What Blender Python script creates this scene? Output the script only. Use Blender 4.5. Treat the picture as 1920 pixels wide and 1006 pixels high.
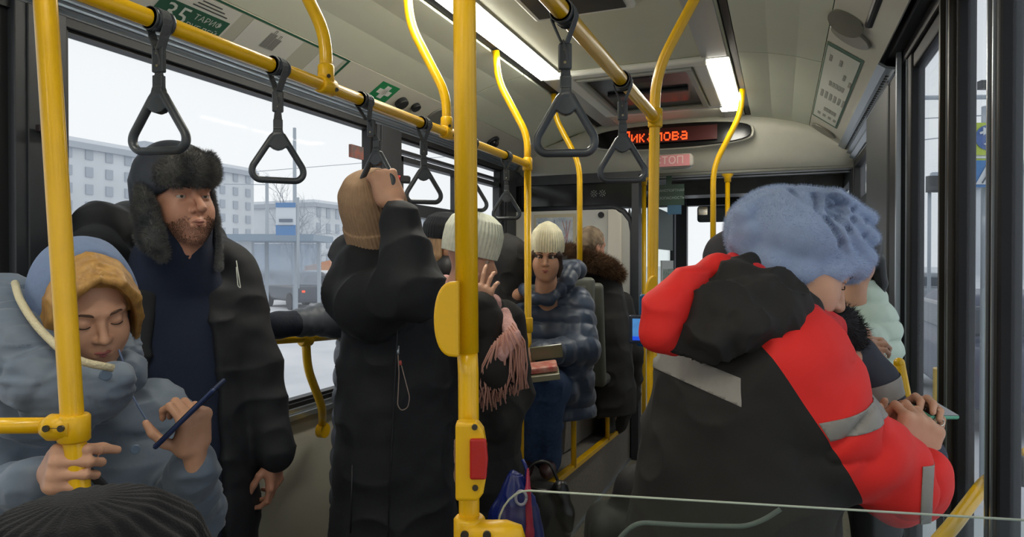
import bpy, bmesh, math, random
import numpy as np
from mathutils import Vector, Matrix
random.seed(7); RNG = np.random.RandomState(7)
scn = bpy.context.scene; COL = scn.collection
for _o in list(bpy.data.objects): bpy.data.objects.remove(_o)
# ------------------------------------------------------------------ camera
FPX = 1250.0; TH = math.radians(22.0); PIT = math.radians(-0.5); CAMH = 1.40
_cd = bpy.data.cameras.new('camera'); cam = bpy.data.objects.new('camera', _cd); COL.objects.link(cam)
_cd.sensor_width = 36; _cd.lens = FPX/1920*36; _cd.clip_start = .02; _cd.clip_end = 900
cam.location = (0, 0, CAMH); cam.rotation_euler = (math.pi/2+PIT, 0, TH)
scn.camera = cam
_cd.dof.use_dof = False
# ------------------------------------------------------------------ light
scn.view_settings.view_transform = 'Standard'; scn.view_settings.look = 'None'
scn.view_settings.gamma = 1; scn.view_settings.use_curve_mapping = False
scn.view_settings.exposure = 0.0
w = bpy.data.worlds.new('overcast_sky'); scn.world = w; w.use_nodes = True
_bg = w.node_tree.nodes['Background']; _bg.inputs[0].default_value = (.93, .96, .975, 1); _bg.inputs[1].default_value = 1.04
scn.cycles.max_bounces = 8; scn.cycles.transparent_max_bounces = 16
scn.cycles.sample_clamp_indirect = 4
LED_STRENGTH = 26.0
# ------------------------------------------------------------------ helpers
A = np.array
CP = A([0, 0, CAMH]); RT = A([math.cos(TH), math.sin(TH), 0]); FW = A([-math.sin(TH), math.cos(TH), 0]); UP = A([0, 0, 1.])
def W(px, py, d):
    """a point of the place at distance d ahead of the photographer"""
    return CP + d*(FW + (px-960)/FPX*RT + (492-py)/FPX*UP)
def D(r, u, f):
    """direction: right, up, away"""
    v = RT*r + UP*u + FW*f; return v/np.linalg.norm(v)
def nrm(v): v = A(v, float); return v/np.linalg.norm(v)
def lin(c):
    c = A(c, float)/255; return tuple(np.where(c <= .04045, c/12.92, ((c+.055)/1.055)**2.4))+(1,)
_M = {}
def mat(name, rgb, rough=.6, metal=0., noise=0., nscale=20., bump=0., bscale=60., emit=0., stretch=(1,1,1), sheen=0., rgb2=None, coat=0., spec=.5, bdist=.004):
    if name in _M: return _M[name]
    m = bpy.data.materials.new(name); m.use_nodes = True; nt = m.node_tree; b = nt.nodes['Principled BSDF']
    c = lin(rgb); b.inputs['Base Color'].default_value = c
    b.inputs['Roughness'].default_value = rough; b.inputs['Metallic'].default_value = metal
    b.inputs['Specular IOR Level'].default_value = spec
    if sheen: b.inputs['Sheen Weight'].default_value = sheen; b.inputs['Sheen Roughness'].default_value = .4
    if coat: b.inputs['Coat Weight'].default_value = coat; b.inputs['Coat Roughness'].default_value = .15
    if emit: b.inputs['Emission Color'].default_value = c; b.inputs['Emission Strength'].default_value = emit
    tc = nt.nodes.new('ShaderNodeTexCoord'); mp = nt.nodes.new('ShaderNodeMapping'); mp.inputs['Scale'].default_value = stretch
    nt.links.new(tc.outputs['Object'], mp.inputs[0])
    if noise or rgb2:
        n = nt.nodes.new('ShaderNodeTexNoise'); n.inputs['Scale'].default_value = nscale; n.inputs['Detail'].default_value = 4
        nt.links.new(mp.outputs[0], n.inputs['Vector'])
        r = nt.nodes.new('ShaderNodeValToRGB'); nt.links.new(n.outputs[0], r.inputs[0])
        c2 = lin(rgb2) if rgb2 else tuple(min(1, x*(1+noise)) for x in c[:3])+(1,)
        c1 = c if rgb2 else tuple(x*(1-noise) for x in c[:3])+(1,)
        r.color_ramp.elements[0].color = c1; r.color_ramp.elements[1].color = c2
        r.color_ramp.elements[0].position = .32; r.color_ramp.elements[1].position = .68
        nt.links.new(r.outputs[0], b.inputs['Base Color'])
    if bump:
        n = nt.nodes.new('ShaderNodeTexNoise'); n.inputs['Scale'].default_value = bscale; n.inputs['Detail'].default_value = 3
        nt.links.new(mp.outputs[0], n.inputs['Vector'])
        bp = nt.nodes.new('ShaderNodeBump'); bp.inputs['Strength'].default_value = bump; bp.inputs['Distance'].default_value = bdist
        nt.links.new(n.outputs[0], bp.inputs['Height']); nt.links.new(bp.outputs[0], b.inputs['Normal'])
    _M[name] = m; return m
def glassmat(name, haze=.0, tint=(1,1,1), gloss=.06, hazecol=(.8,.83,.88)):
    if name in _M: return _M[name]
    m = bpy.data.materials.new(name); m.use_nodes = True; nt = m.node_tree; nt.nodes.clear()
    o = nt.nodes.new('ShaderNodeOutputMaterial'); t = nt.nodes.new('ShaderNodeBsdfTransparent'); t.inputs[0].default_value = tuple(tint)+(1,)
    g = nt.nodes.new('ShaderNodeBsdfGlossy'); g.inputs['Roughness'].default_value = .03
    mx = nt.nodes.new('ShaderNodeMixShader'); mx.inputs[0].default_value = gloss
    last = t
    if haze:
        d = nt.nodes.new('ShaderNodeBsdfTranslucent'); d.inputs[0].default_value = tuple(hazecol)+(1,)
        mh = nt.nodes.new('ShaderNodeMixShader'); mh.inputs[0].default_value = haze
        nt.links.new(t.outputs[0], mh.inputs[1]); nt.links.new(d.outputs[0], mh.inputs[2]); last = mh
    lw = nt.nodes.new('ShaderNodeLayerWeight'); lw.inputs[0].default_value = .5
    pw = nt.nodes.new('ShaderNodeMath'); pw.operation = 'POWER'; pw.inputs[1].default_value = 5
    ml = nt.nodes.new('ShaderNodeMath'); ml.operation = 'MULTIPLY_ADD'; ml.inputs[1].default_value = .30; ml.inputs[2].default_value = gloss*.4
    nt.links.new(lw.outputs['Facing'], pw.inputs[0]); nt.links.new(pw.outputs[0], ml.inputs[0])
    nt.links.new(ml.outputs[0], mx.inputs[0])
    nt.links.new(last.outputs[0], mx.inputs[1]); nt.links.new(g.outputs[0], mx.inputs[2])
    nt.links.new(mx.outputs[0], o.inputs[0]); _M[name] = m; return m
def link(name, me, m=None, parent=None, smooth=False):
    o = bpy.data.objects.new(name, me); COL.objects.link(o)
    if m is not None:
        for x in (m if isinstance(m, (list, tuple)) else [m]): me.materials.append(x)
    if parent is not None: o.parent = parent; o.matrix_parent_inverse = parent_inv(parent)
    if smooth: me.polygons.foreach_set('use_smooth', [True]*len(me.polygons))
    return o
def parent_inv(p):
    M = Matrix.Identity(4); q = p
    while q is not None:
        M = q.matrix_parent_inverse @ Matrix.LocRotScale(q.location, q.rotation_euler, q.scale) @ M if q.parent else Matrix.LocRotScale(q.location, q.rotation_euler, q.scale) @ M
        q = q.parent
    return M.inverted()
def tag(o, label, cat, group=None):
    o['label'] = label; o['category'] = cat
    if group: o['group'] = group
    return o
def empty(name, loc, label=None, cat=None, group=None):
    o = bpy.data.objects.new(name, None); COL.objects.link(o); o.location = loc; o.empty_display_size = .05
    if label: tag(o, label, cat, group)
    return o
def struct(o): o['kind'] = 'structure'; return o
def stuff(o): o['kind'] = 'stuff'; return o
class MB:
    """collects shapes for ONE mesh"""
    def __init__(s): s.v = []; s.f = []; s.sm = []; s.mi = []
    def add(s, v, f, sm=False, mi=0):
        b = len(s.v); s.v += [tuple(map(float, x)) for x in v]; s.f += [tuple(b+i for i in q) for q in f]; s.sm += [sm]*len(f); s.mi += [mi]*len(f); return s
    def box(s, x0, x1, y0, y1, z0, z1, mi=0, M=None):
        v = [(x, y, z) for z in (z0, z1) for y in (y0, y1) for x in (x0, x1)]
        if M is not None: v = [tuple(M @ Vector(p)) for p in v]
        return s.add(v, [(0,2,3,1),(4,5,7,6),(0,1,5,4),(2,6,7,3),(0,4,6,2),(1,3,7,5)], mi=mi)
    def quadbox(s, p0, p1, wdt, hgt, up=(0,0,1), mi=0):
        """bar from p0 to p1"""
        p0 = A(p0, float); p1 = A(p1, float); d = nrm(p1-p0); x = nrm(np.cross(d, up)); z = np.cross(x, d)
        v = []
        for p in (p0, p1):
            for a, b in ((-1,-1),(1,-1),(1,1),(-1,1)): v.append(p+x*a*wdt/2+z*b*hgt/2)
        return s.add(v, [(0,1,2,3),(7,6,5,4),(0,4,5,1),(1,5,6,2),(2,6,7,3),(3,7,4,0)], mi=mi)
    def tube(s, pts, r, n=16, mi=0, flat=None, caps=True):
        P = [A(p, float) for p in pts]; rr = r if hasattr(r, '__len__') else [r]*len(P)
        T = []
        for i in range(len(P)):
            t = P[min(i+1, len(P)-1)]-P[max(i-1, 0)]; T.append(nrm(t))
        ref = A([0,0,1.]) if abs(T[0][2]) < .9 else A([1.,0,0])
        if flat is not None: ref = A(flat[0], float)
        u = nrm(np.cross(T[0], ref)); v = []
        for i, p in enumerate(P):
            u = nrm(u - T[i]*np.dot(u, T[i])); w_ = np.cross(T[i], u)
            for k in range(n):
                a = 2*math.pi*k/n; q = 1 if flat is None else flat[1]
                v.append(p+rr[i]*(math.cos(a)*u+math.sin(a)*w_*q))
        f = [(i*n+k, i*n+(k+1) % n, (i+1)*n+(k+1) % n, (i+1)*n+k) for i in range(len(P)-1) for k in range(n)]
        s.add(v, f, True, mi)
        if caps:
            b = len(s.v)-len(v); s.f.append(tuple(b+k for k in range(n))[::-1]); s.f.append(tuple(b+(len(P)-1)*n+k for k in range(n))); s.sm += [False]*2; s.mi += [mi]*2
        return s
    def ell(s, c, r, n=20, m=12, R=None, mi=0):
        c = A(c, float); r = A(r, float)*A([1,1,1]); R = np.eye(3) if R is None else R; v = []
        for j in range(m+1):
            t = math.pi*j/m
            for k in range(n):
                a = 2*math.pi*k/n; v.append(c+R@(r*A([math.sin(t)*math.cos(a), math.sin(t)*math.sin(a), math.cos(t)])))
        f = [(j*n+k, (j+1)*n+k, (j+1)*n+(k+1) % n, j*n+(k+1) % n) for j in range(m) for k in range(n)]
        return s.add(v, f, True, mi)
    def disc(s, c, nor, r, th=.004, n=28, mi=0, sx=1., xdir=None):
        """a short cylinder standing out along nor"""
        c = A(c, float); nor = nrm(nor); x = nrm(np.cross(nor, (0,0,1.) if abs(nor[2]) < .9 else (1.,0,0)))
        if xdir is not None: x = nrm(A(xdir)-nor*np.dot(xdir, nor))
        y = np.cross(nor, x); v = []
        for h in (0, th):
            for k in range(n):
                a = 2*math.pi*k/n; v.append(c+nor*h+r*(math.cos(a)*x*sx+math.sin(a)*y))
        return s.add(v, [tuple(range(n))[::-1], tuple(range(n, 2*n))]+[(k, (k+1) % n, n+(k+1) % n, n+k) for k in range(n)], False, mi)
    def prism(s, poly, o, x, y, th, mi=0):
        """polygon in the plane (x,y) at o, thickness th along x cross y"""
        o = A(o, float); x = A(x, float); y = A(y, float); n_ = nrm(np.cross(x, y)); k = len(poly)
        v = [o+x*a+y*b for a, b in poly]+[o+x*a+y*b+n_*th for a, b in poly]
        return s.add(v, [tuple(range(k))[::-1], tuple(range(k, 2*k))]+[(i, (i+1) % k, k+(i+1) % k, k+i) for i in range(k)], mi=mi)
    def mesh(s, name):
        me = bpy.data.meshes.new(name); me.from_pydata(s.v, [], s.f)
        me.polygons.foreach_set('use_smooth', s.sm); me.polygons.foreach_set('material_index', s.mi); me.update()
        return me
    def build(s, name, m, parent=None, bevel=0., seg=2):
        o = link(name, s.mesh(name), m, parent)
        bm = bmesh.new(); bm.from_mesh(o.data); bmesh.ops.recalc_face_normals(bm, faces=bm.faces); bm.to_mesh(o.data); bm.free()
        if bevel:
            md = o.modifiers.new('edge', 'BEVEL'); md.width = bevel; md.segments = seg; md.limit_method = 'ANGLE'; md.angle_limit = math.radians(40)
        return o
def smoothpath(pts, r=.05, n=6):
    """round the corners of a polyline"""
    P = [A(p, float) for p in pts]; out = [P[0]]
    for i in range(1, len(P)-1):
        a = P[i]-P[i-1]; b = P[i+1]-P[i]; rr = min(r, np.linalg.norm(a)*.48, np.linalg.norm(b)*.48)
        p0 = P[i]-nrm(a)*rr; p2 = P[i]+nrm(b)*rr
        for t in np.linspace(0, 1, n): out.append((1-t)**2*p0+2*t*(1-t)*P[i]+t*t*p2)
    out.append(P[-1]); return out
def text_part(name, body, o, x, y, size, m, parent, th=.0006, align='CENTER'):
    """flat lettering: o centre, x reading direction, y letter-up direction"""
    cu = bpy.data.curves.new(name, 'FONT'); cu.body = body; cu.size = 1; cu.align_x = align; cu.align_y = 'CENTER'; cu.resolution_u = 2
    t = bpy.data.objects.new('tmp', cu); COL.objects.link(t); bpy.context.view_layer.update()
    me = bpy.data.meshes.new_from_object(t.evaluated_get(bpy.context.evaluated_depsgraph_get())); bpy.data.objects.remove(t)
    x = nrm(x); y = nrm(A(y)-x*np.dot(x, y)); n_ = np.cross(x, y)
    co = np.empty(len(me.vertices)*3, np.float32); me.vertices.foreach_get('co', co); co = co.reshape(-1, 3)
    co = A(o)+(co[:, :1]*x+co[:, 1:2]*y)*size+n_*th
    me.vertices.foreach_set('co', co.astype(np.float32).ravel()); me.materials.clear(); me.update(); me.name = name
    return link(name, me, m, parent)
# ------------------------------------------------------------------ solid fields for bodies and clothes
def smin(a, b, k):
    if k <= 0: return np.minimum(a, b)
    h = np.clip(.5+.5*(b-a)/k, 0, 1); return b*(1-h)+a*h-k*h*(1-h)
def rotm(x=None, y=None, z=None):
    """columns are the axes; give y and z (roughly)"""
    y = nrm(y); z = nrm(A(z)-y*np.dot(z, y)); return np.stack([np.cross(y, z), y, z], 1)
class Vol:
    def __init__(s, h): s.h = h; s.ops = []
    def _a(s, f, lo, hi, k, op): s.ops.append((f, A(lo, float), A(hi, float), k, op)); return s
    def cone(s, a, b, r1, r2=None, k=.01, op='+', flat=None, quilt=None, s0=0.):
        a = A(a, float); b = A(b, float); r2 = r1 if r2 is None else r2; ab = b-a; L2 = float(ab@ab)+1e-12; L = math.sqrt(L2); rm = max(r1, r2)*(1 if flat is None else max(1, flat[1]))
        def f(x, y, z):
            px, py, pz = x-a[0], y-a[1], z-a[2]
            t = np.clip((px*ab[0]+py*ab[1]+pz*ab[2])/L2, 0, 1)
            qx, qy, qz = px-t*ab[0], py-t*ab[1], pz-t*ab[2]
            if flat is not None:
                n_, g = flat; dn = (qx*n_[0]+qy*n_[1]+qz*n_[2])*(1/g-1); qx = qx+dn*n_[0]; qy = qy+dn*n_[1]; qz = qz+dn*n_[2]
            r = r1+(r2-r1)*t
            if quilt is not None: r = r+quilt[1]*(np.abs(np.sin(np.pi*(s0+t*L)/quilt[0]))**.6-1)
            return np.sqrt(qx*qx+qy*qy+qz*qz)-r
        return s._a(f, np.minimum(a, b)-rm, np.maximum(a, b)+rm, k, op)
    def limb(s, pts, rad, k=.01, k0=None, flat=None, quilt=None):
        s0 = 0
        for i in range(len(pts)-1):
            s.cone(pts[i], pts[i+1], rad[i], rad[i+1], k=(k0 if (i == 0 and k0 is not None) else k), flat=flat, quilt=quilt, s0=s0)
            s0 += np.linalg.norm(A(pts[i+1])-A(pts[i]))
        return s
    def ell(s, c, r, k=.01, R=None, op='+', cut=None):
        c = A(c, float); r = A(r, float)*A([1,1,1.]); R = np.eye(3) if R is None else R; rm = r.max()
        def f(x, y, z):
            p = [x-c[0], y-c[1], z-c[2]]; q = [(p[0]*R[0, i]+p[1]*R[1, i]+p[2]*R[2, i])/r[i] for i in range(3)]
            n_ = np.sqrt(q[0]**2+q[1]**2+q[2]**2)
            g = np.sqrt((q[0]/r[0])**2+(q[1]/r[1])**2+(q[2]/r[2])**2)+1e-9
            d = n_*(n_-1)/g
            if cut is not None:
                cn, co = cut; d = np.maximum(d, (x-co[0])*cn[0]+(y-co[1])*cn[1]+(z-co[2])*cn[2])
            return d
        return s._a(f, c-rm, c+rm, k, op)
    def box(s, c, r, rd=.01, k=.01, R=None, op='+'):
        c = A(c, float); r = A(r, float); R = np.eye(3) if R is None else R; rm = np.linalg.norm(r)
        def f(x, y, z):
            p = [x-c[0], y-c[1], z-c[2]]; q = [np.abs(p[0]*R[0, i]+p[1]*R[1, i]+p[2]*R[2, i])-r[i]+rd for i in range(3)]
            return np.sqrt(sum(np.maximum(a, 0)**2 for a in q))+np.minimum(np.maximum(q[0], np.maximum(q[1], q[2])), 0)-rd
        return s._a(f, c-rm, c+rm, k, op)
    def loft(s, o, R, sec, k=.01, quilt=None, p=2.2, op='+', rot=0):
        """sec rows: (t along local z, cx, cy, rx, ry)"""
        o = A(o, float); sec = A(sec, float); R = np.eye(3) if R is None else R
        ext = max(abs(sec[:, 0]).max(), 1e-3); rm = (np.abs(sec[:, 1:3]).max()+sec[:, 3:5].max())
        cs = [o+R@A([sx*rm, sy*rm, t]) for sx in (-1, 1) for sy in (-1, 1) for t in (sec[0, 0], sec[-1, 0])]
        def f(x, y, z):
            q = [x-o[0], y-o[1], z-o[2]]; l = [q[0]*R[0, i]+q[1]*R[1, i]+q[2]*R[2, i] for i in range(3)]
            t = l[2]; T = sec[:, 0]
            cx, cy, rx, ry = [np.interp(t, T, sec[:, i]) for i in (1, 2, 3, 4)]
            if quilt is not None:
                g = quilt[1]*(np.abs(np.sin(np.pi*t/quilt[0]))**.6-1); rx = rx+g; ry = ry+g
            u = np.abs((l[0]-cx)/rx)**p+np.abs((l[1]-cy)/ry)**p
            d = (u**(1/p)-1)*np.minimum(rx, ry)
            return np.maximum(d, np.maximum(T[0]-t, t-T[-1])+.02)
        return s._a(f, np.min(cs, 0), np.max(cs, 0), k, op)
    def plane(s, o, n_, lo, hi, k=.005):
        """remove everything on the side n_ points to, inside lo..hi"""
        o = A(o, float); n_ = nrm(n_)
        return s._a(lambda x, y, z: -((x-o[0])*n_[0]+(y-o[1])*n_[1]+(z-o[2])*n_[2]), lo, hi, 0, 'P')
    def build(s):
        h = s.h; add = [q for q in s.ops if q[4] == '+']
        lo = np.min([q[1] for q in add], 0)-3*h-.012; hi = np.max([q[2] for q in add], 0)+3*h+.012
        n_ = np.ceil((hi-lo)/h).astype(int)+1; F = np.full(n_, .5, np.float32)
        ax = [(lo[i]+h*np.arange(n_[i])).astype(np.float32) for i in range(3)]
        for f, a, b, k, op in s.ops:
            m = k+2.5*h+(.01 if k else 0)
            i0 = np.clip(np.floor((a-m-lo)/h).astype(int), 0, n_-1); i1 = np.clip(np.ceil((b+m-lo)/h).astype(int)+1, 1, n_)
            if (i1 <= i0).any(): continue
            sl = tuple(slice(i0[i], i1[i]) for i in range(3))
            g = f(ax[0][sl[0]][:, None, None], ax[1][sl[1]][None, :, None], ax[2][sl[2]][None, None, :]).astype(np.float32)
            if op == '+': F[sl] = smin(F[sl], g, k)
            elif op == '-': F[sl] = -smin(-F[sl], g, k)
            elif op == 'P': F[sl] = np.maximum(F[sl], -g)
        return surfnets(F, lo, h)
def surfnets(F, lo, h):
    F = F.copy(); F[0] = F[-1] = .1; F[:, 0] = F[:, -1] = .1; F[:, :, 0] = F[:, :, -1] = .1
    S = (F < 0); c = np.zeros(tuple(n-1 for n in F.shape), np.uint8)
    for i in (0, 1):
        for j in (0, 1):
            for k in (0, 1): c += S[i:S.shape[0]-1+i, j:S.shape[1]-1+j, k:S.shape[2]-1+k]
    act = (c > 0) & (c < 8); I, J, K = np.nonzero(act); n = len(I)
    idx = np.full(c.shape, -1, np.int32); idx[I, J, K] = np.arange(n)
    cor = {(i, j, k): F[I+i, J+j, K+k] for i in (0, 1) for j in (0, 1) for k in (0, 1)}
    acc = np.zeros((n, 3), np.float32); cnt = np.zeros(n, np.float32)
    for a in cor:
        for d in range(3):
            if a[d]: continue
            b = list(a); b[d] = 1; b = tuple(b); fa, fb = cor[a], cor[b]; m = (fa < 0) != (fb < 0)
            t = np.where(m, fa/np.where(m, fa-fb, 1), 0)
            for e in range(3): acc[:, e] += np.where(m, a[e]+(t if e == d else 0), 0)
            cnt += m
    V = (np.stack([I, J, K], 1)+acc/cnt[:, None])*h+lo
    Q = []
    for d in range(3):
        sl0 = [slice(None)]*3; sl1 = [slice(None)]*3; sl0[d] = slice(0, -1); sl1[d] = slice(1, None)
        a = S[tuple(sl0)]; b = S[tuple(sl1)]; ch = a != b; X = np.stack(np.nonzero(ch), 1)
        e, g = [(1, 2), (2, 0), (0, 1)][d]
        X = X[(X[:, e] > 0) & (X[:, g] > 0)]
        X = X[(X[:, e] < c.shape[e]) & (X[:, g] < c.shape[g])]
        de = np.zeros(3, int); de[e] = 1; dg = np.zeros(3, int); dg[g] = 1
        q = np.stack([idx[tuple((X-de-dg).T)], idx[tuple((X-dg).T)], idx[tuple(X.T)], idx[tuple((X-de).T)]], 1)
        fl = ~a[tuple(X.T)]; q[fl] = q[fl][:, ::-1]; Q.append(q)
    Q = np.concatenate(Q); Q = Q[(Q >= 0).all(1)]
    return V.astype(np.float64), Q
def vnormals(V, Q):
    e1 = V[Q[:, 2]]-V[Q[:, 0]]; e2 = V[Q[:, 3]]-V[Q[:, 1]]; n_ = np.cross(e1, e2); N = np.zeros_like(V)
    for i in range(4):
        for a in range(3): N[:, a] += np.bincount(Q[:, i], n_[:, a], len(V))
    return N/(np.linalg.norm(N, axis=1)[:, None]+1e-12)
def relax(V, Q, it=1, lam=.5):
    for _ in range(it):
        S_ = np.zeros_like(V); c = np.zeros(len(V))
        for i in range(4):
            a = Q[:, i]; b = Q[:, (i+1) % 4]
            for p, q in ((a, b), (b, a)):
                for e in range(3): S_[:, e] += np.bincount(p, V[q, e], len(V))
                c += np.bincount(p, None, len(V))
        V = V+lam*(S_/np.maximum(c, 1)[:, None]-V)
    return V
_NG = RNG.rand(32, 32, 32)
def noise(P, s=1., st=(1, 1, 1)):
    p = P*s*A(st)+77.7; i = np.floor(p).astype(int); f = p-i; f = f*f*(3-2*f); r = 0
    for a in (0, 1):
        for b in (0, 1):
            for c in (0, 1):
                wgt = (f[:, 0] if a else 1-f[:, 0])*(f[:, 1] if b else 1-f[:, 1])*(f[:, 2] if c else 1-f[:, 2])
                r = r+wgt*_NG[(i[:, 0]+a) % 32, (i[:, 1]+b) % 32, (i[:, 2]+c) % 32]
    return r*2-1
def npmesh(name, V, Q, m, parent=None, smooth=True, mi=None):
    me = bpy.data.meshes.new(name); me.vertices.add(len(V)); me.vertices.foreach_set('co', V.astype(np.float32).ravel())
    k = Q.shape[1]; me.loops.add(Q.size); me.loops.foreach_set('vertex_index', Q.astype(np.int32).ravel())
    me.polygons.add(len(Q)); me.polygons.foreach_set('loop_start', np.arange(0, Q.size, k, dtype=np.int32)); me.polygons.foreach_set('loop_total', np.full(len(Q), k, np.int32))
    me.polygons.foreach_set('use_smooth', np.full(len(Q), smooth))
    if mi is not None: me.polygons.foreach_set('material_index', mi.astype(np.int32))
    me.update(calc_edges=True); me.validate()
    return link(name, me, m, parent)
def volmesh(name, vol, m, parent=None, it=1, folds=0., fscale=9., fst=(1, 1, 1), fine=0.):
    V, Q = vol.build() if isinstance(vol, Vol) else vol
    if it: V = relax(V, Q, it)
    if folds or fine:
        N = vnormals(V, Q); d = 0
        if folds:
            n1 = noise(V, fscale, fst); n2 = noise(V+3.3, fscale*2.1, fst); d = d+folds*(1-2*np.abs(n1)**.7)+folds*.4*n2
        if fine: d = d+fine*noise(V+9.1, 60)
        V = V+N*d[:, None]
    return npmesh(name, V, Q, m, parent)
def fur_tris(V, Q, n, ln, wd, comb=(0, 0, 0), cm=.5, rnd=.5, seed=1, keep=None):
    """n thin hairs over a surface; returns tri mesh"""
    r = np.random.RandomState(seed); N = vnormals(V, Q)
    ar = np.linalg.norm(np.cross(V[Q[:, 2]]-V[Q[:, 0]], V[Q[:, 3]]-V[Q[:, 1]]), axis=1)
    if keep is not None: ar = ar*keep(V[Q].mean(1))
    qi = r.choice(len(Q), n, p=ar/ar.sum()); wt = r.dirichlet((1, 1, 1, 1), n)
    P = (V[Q[qi]]*wt[:, :, None]).sum(1); Nn = (N[Q[qi]]*wt[:, :, None]).sum(1)
    cb = comb(P) if callable(comb) else A(comb, float)[None]
    d = Nn+cm*cb+rnd*r.randn(n, 3); d /= np.linalg.norm(d, axis=1)[:, None]
    L = ln*(.5+r.rand(n))[:, None]; s = np.cross(d, r.randn(n, 3)); s /= np.linalg.norm(s, axis=1)[:, None]+1e-9
    mid = P+d*L*.55; d2 = d+cm*.6*cb+rnd*.5*r.randn(n, 3); d2 /= np.linalg.norm(d2, axis=1)[:, None]
    tip = mid+d2*L*.45
    v = np.stack([P-s*wd-Nn*.002, P+s*wd-Nn*.002, mid-s*wd*.7, mid+s*wd*.7, tip], 1).reshape(-1, 3)
    b = np.arange(n)[:, None]*5
    return v, np.concatenate([b+A([[0, 1, 3]]), b+A([[0, 3, 2]]), b+A([[2, 3, 4]])])
# ------------------------------------------------------------------ materials of the bus
Y_ = mat('yellow_paint', (236,184,4), .32, noise=.04, nscale=14, coat=.3, bump=.05, bscale=9)
Yk = mat('yellow_plastic', (232,180,8), .38, bump=.04, bscale=30)
CEIL = mat('ceiling_plastic', (214,215,192), .55, noise=.03, nscale=3)
COVE = mat('cove_plastic', (218,221,198), .6, noise=.03, nscale=2)
PAN = mat('wall_laminate', (196,193,178), .55, noise=.04, nscale=4)
PANW = mat('cabin_laminate', (205,204,196), .45, noise=.03, nscale=3)
FASC = mat('fascia_plastic', (214,212,196), .42, noise=.02)
DKF = mat('dark_frame', (44,47,52), .45, noise=.08)
BLK = mat('black_rubber', (20,21,24), .5)
ALU = mat('brushed_aluminium', (172,180,188), .32, .85, bump=.1, bscale=40, stretch=(8,.2,8))
FLR = mat('vinyl_floor', (112,106,92), .6, noise=.18, nscale=60, bump=.1, bscale=200)
STEP = mat('grey_vinyl_step', (116,110,104), .6, noise=.12, nscale=50)
GLS = glassmat('window_glass', .06, gloss=.012)
GLD = glassmat('door_glass', .04, (.93,.95,.97))
GLP = glassmat('partition_glass', .0, (.93,.96,.95))
STRP = mat('grey_webbing', (74,77,80), .7, bump=.5, bscale=400)
HND = mat('grey_handle_plastic', (58,63,68), .34, bump=.05, bscale=50)
WHT = mat('white_print', (212,214,206), .6)
GRN = mat('green_print', (26,84,60), .5)
DKP = mat('dark_print', (60,62,60), .6)
REDP = mat('red_plastic', (176,34,30), .35, bump=.1, bscale=120)
LEDM = mat('led_light', (255,251,238), .5, emit=LED_STRENGTH)
XL, XR = -1.90, .46
YB, YF = -4.2, 5.0
def sheet(name, prof, y0, y1, m, th=.02, parent=None, bev=0):
    """wall or ceiling panel: profile in X,Z swept along the bus, real thickness"""
    mb = MB(); P = [A(p, float) for p in prof]; n = len(P)
    off = []
    for i in range(n):
        t = nrm(P[min(i+1, n-1)]-P[max(i-1, 0)]); off.append(P[i]+A([-t[1], t[0]])*th)
    v = [(p[0], y, p[1]) for y in (y0, y1) for p in P]+[(p[0], y, p[1]) for y in (y0, y1) for p in off]
    f = []
    for i in range(n-1):
        f += [(i, i+1, n+i+1, n+i), (2*n+i, 3*n+i, 3*n+i+1, 2*n+i+1), (i, 2*n+i, 2*n+i+1, i+1), (n+i, n+i+1, 3*n+i+1, 3*n+i)]
    f += [(0, n, 3*n, 2*n), (n-1, 3*n-1, 4*n-1, 2*n-1)]
    mb.add(v, f); return mb.build(name, m, parent)
def yat(x, X):
    u = (x-960)/FPX; return -X*(.92718+.37461*u)/(.37461-.92718*u)
# floor, ceiling
struct(MB().box(-1.98, .50, YB, 7.5, -.06, 0).build('floor', FLR))
struct(sheet('ceiling', [(-.235,2.405),(-1.225,2.405)], YB, 4.86, CEIL, -.03))
# cove panels, each seam a real joint
for i, (ya, yb) in enumerate([(YB,-1.3),(-1.29,1.0),(1.01,3.3),(3.31,5.02)]):
    c = [(-1.268,2.388),(-1.40,2.365),(-1.55,2.322),(-1.70,2.262)]
    struct(sheet('ceiling_cove_left', c, ya+.001, yb, COVE, -.02))
    c = [(.165,2.30),(.06,2.338),(-.06,2.368),(-.192,2.388)]
    struct(sheet('ceiling_cove_right', c, ya+.001, yb, COVE, -.02))
struct(sheet('trim_1', [(-1.225,2.425),(-1.232,2.407),(-1.262,2.40),(-1.272,2.42)], YB, 4.9, BLK, -.01))
struct(sheet('trim_2', [(-.188,2.42),(-.198,2.40),(-.228,2.407),(-.235,2.425)], YB, 4.9, BLK, -.01))
struct(sheet('trim_3', [(-1.70,2.258),(-1.852,2.160)], YB, YF, PAN, -.02))
struct(sheet('trim_4', [(.345,2.168),(.168,2.298)], 2.2, YF, PAN, -.02))
struct(sheet('trim_5', [(.345,2.168),(.168,2.298)], YB, 2.199, PAN, -.02))
# grooved silver rails above the windows
mb = MB()
pr = [(-1.853,2.160),(-1.853,2.153),(-1.866,2.150),(-1.862,2.140),(-1.877,2.137),(-1.870,2.127),(-1.886,2.124),(-1.880,2.113),(-1.893,2.110),(-1.893,2.097)]
o = sheet('trim_6', pr, YB, 4.72, ALU, .01); struct(o)
o = sheet('trim_7', [(.445,2.075),(.445,2.09),(.42,2.10),(.43,2.115),(.40,2.125),(.41,2.14),(.37,2.15),(.345,2.168)], 2.9, YF, ALU, .01); struct(o)
o = sheet('trim_8', [(-1.856,2.1592),(-1.846,2.1655)], YB, 4.72, mat('green_strip', (30,88,76), .5), -.004); struct(o)
# vents in the right grille
g = MB()
for k in range(46):
    y = 3.0+k*.042
    g.box(.378, .392, y, y+.02, 2.135, 2.149)
struct(g.build('trim_9', BLK))
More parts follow.
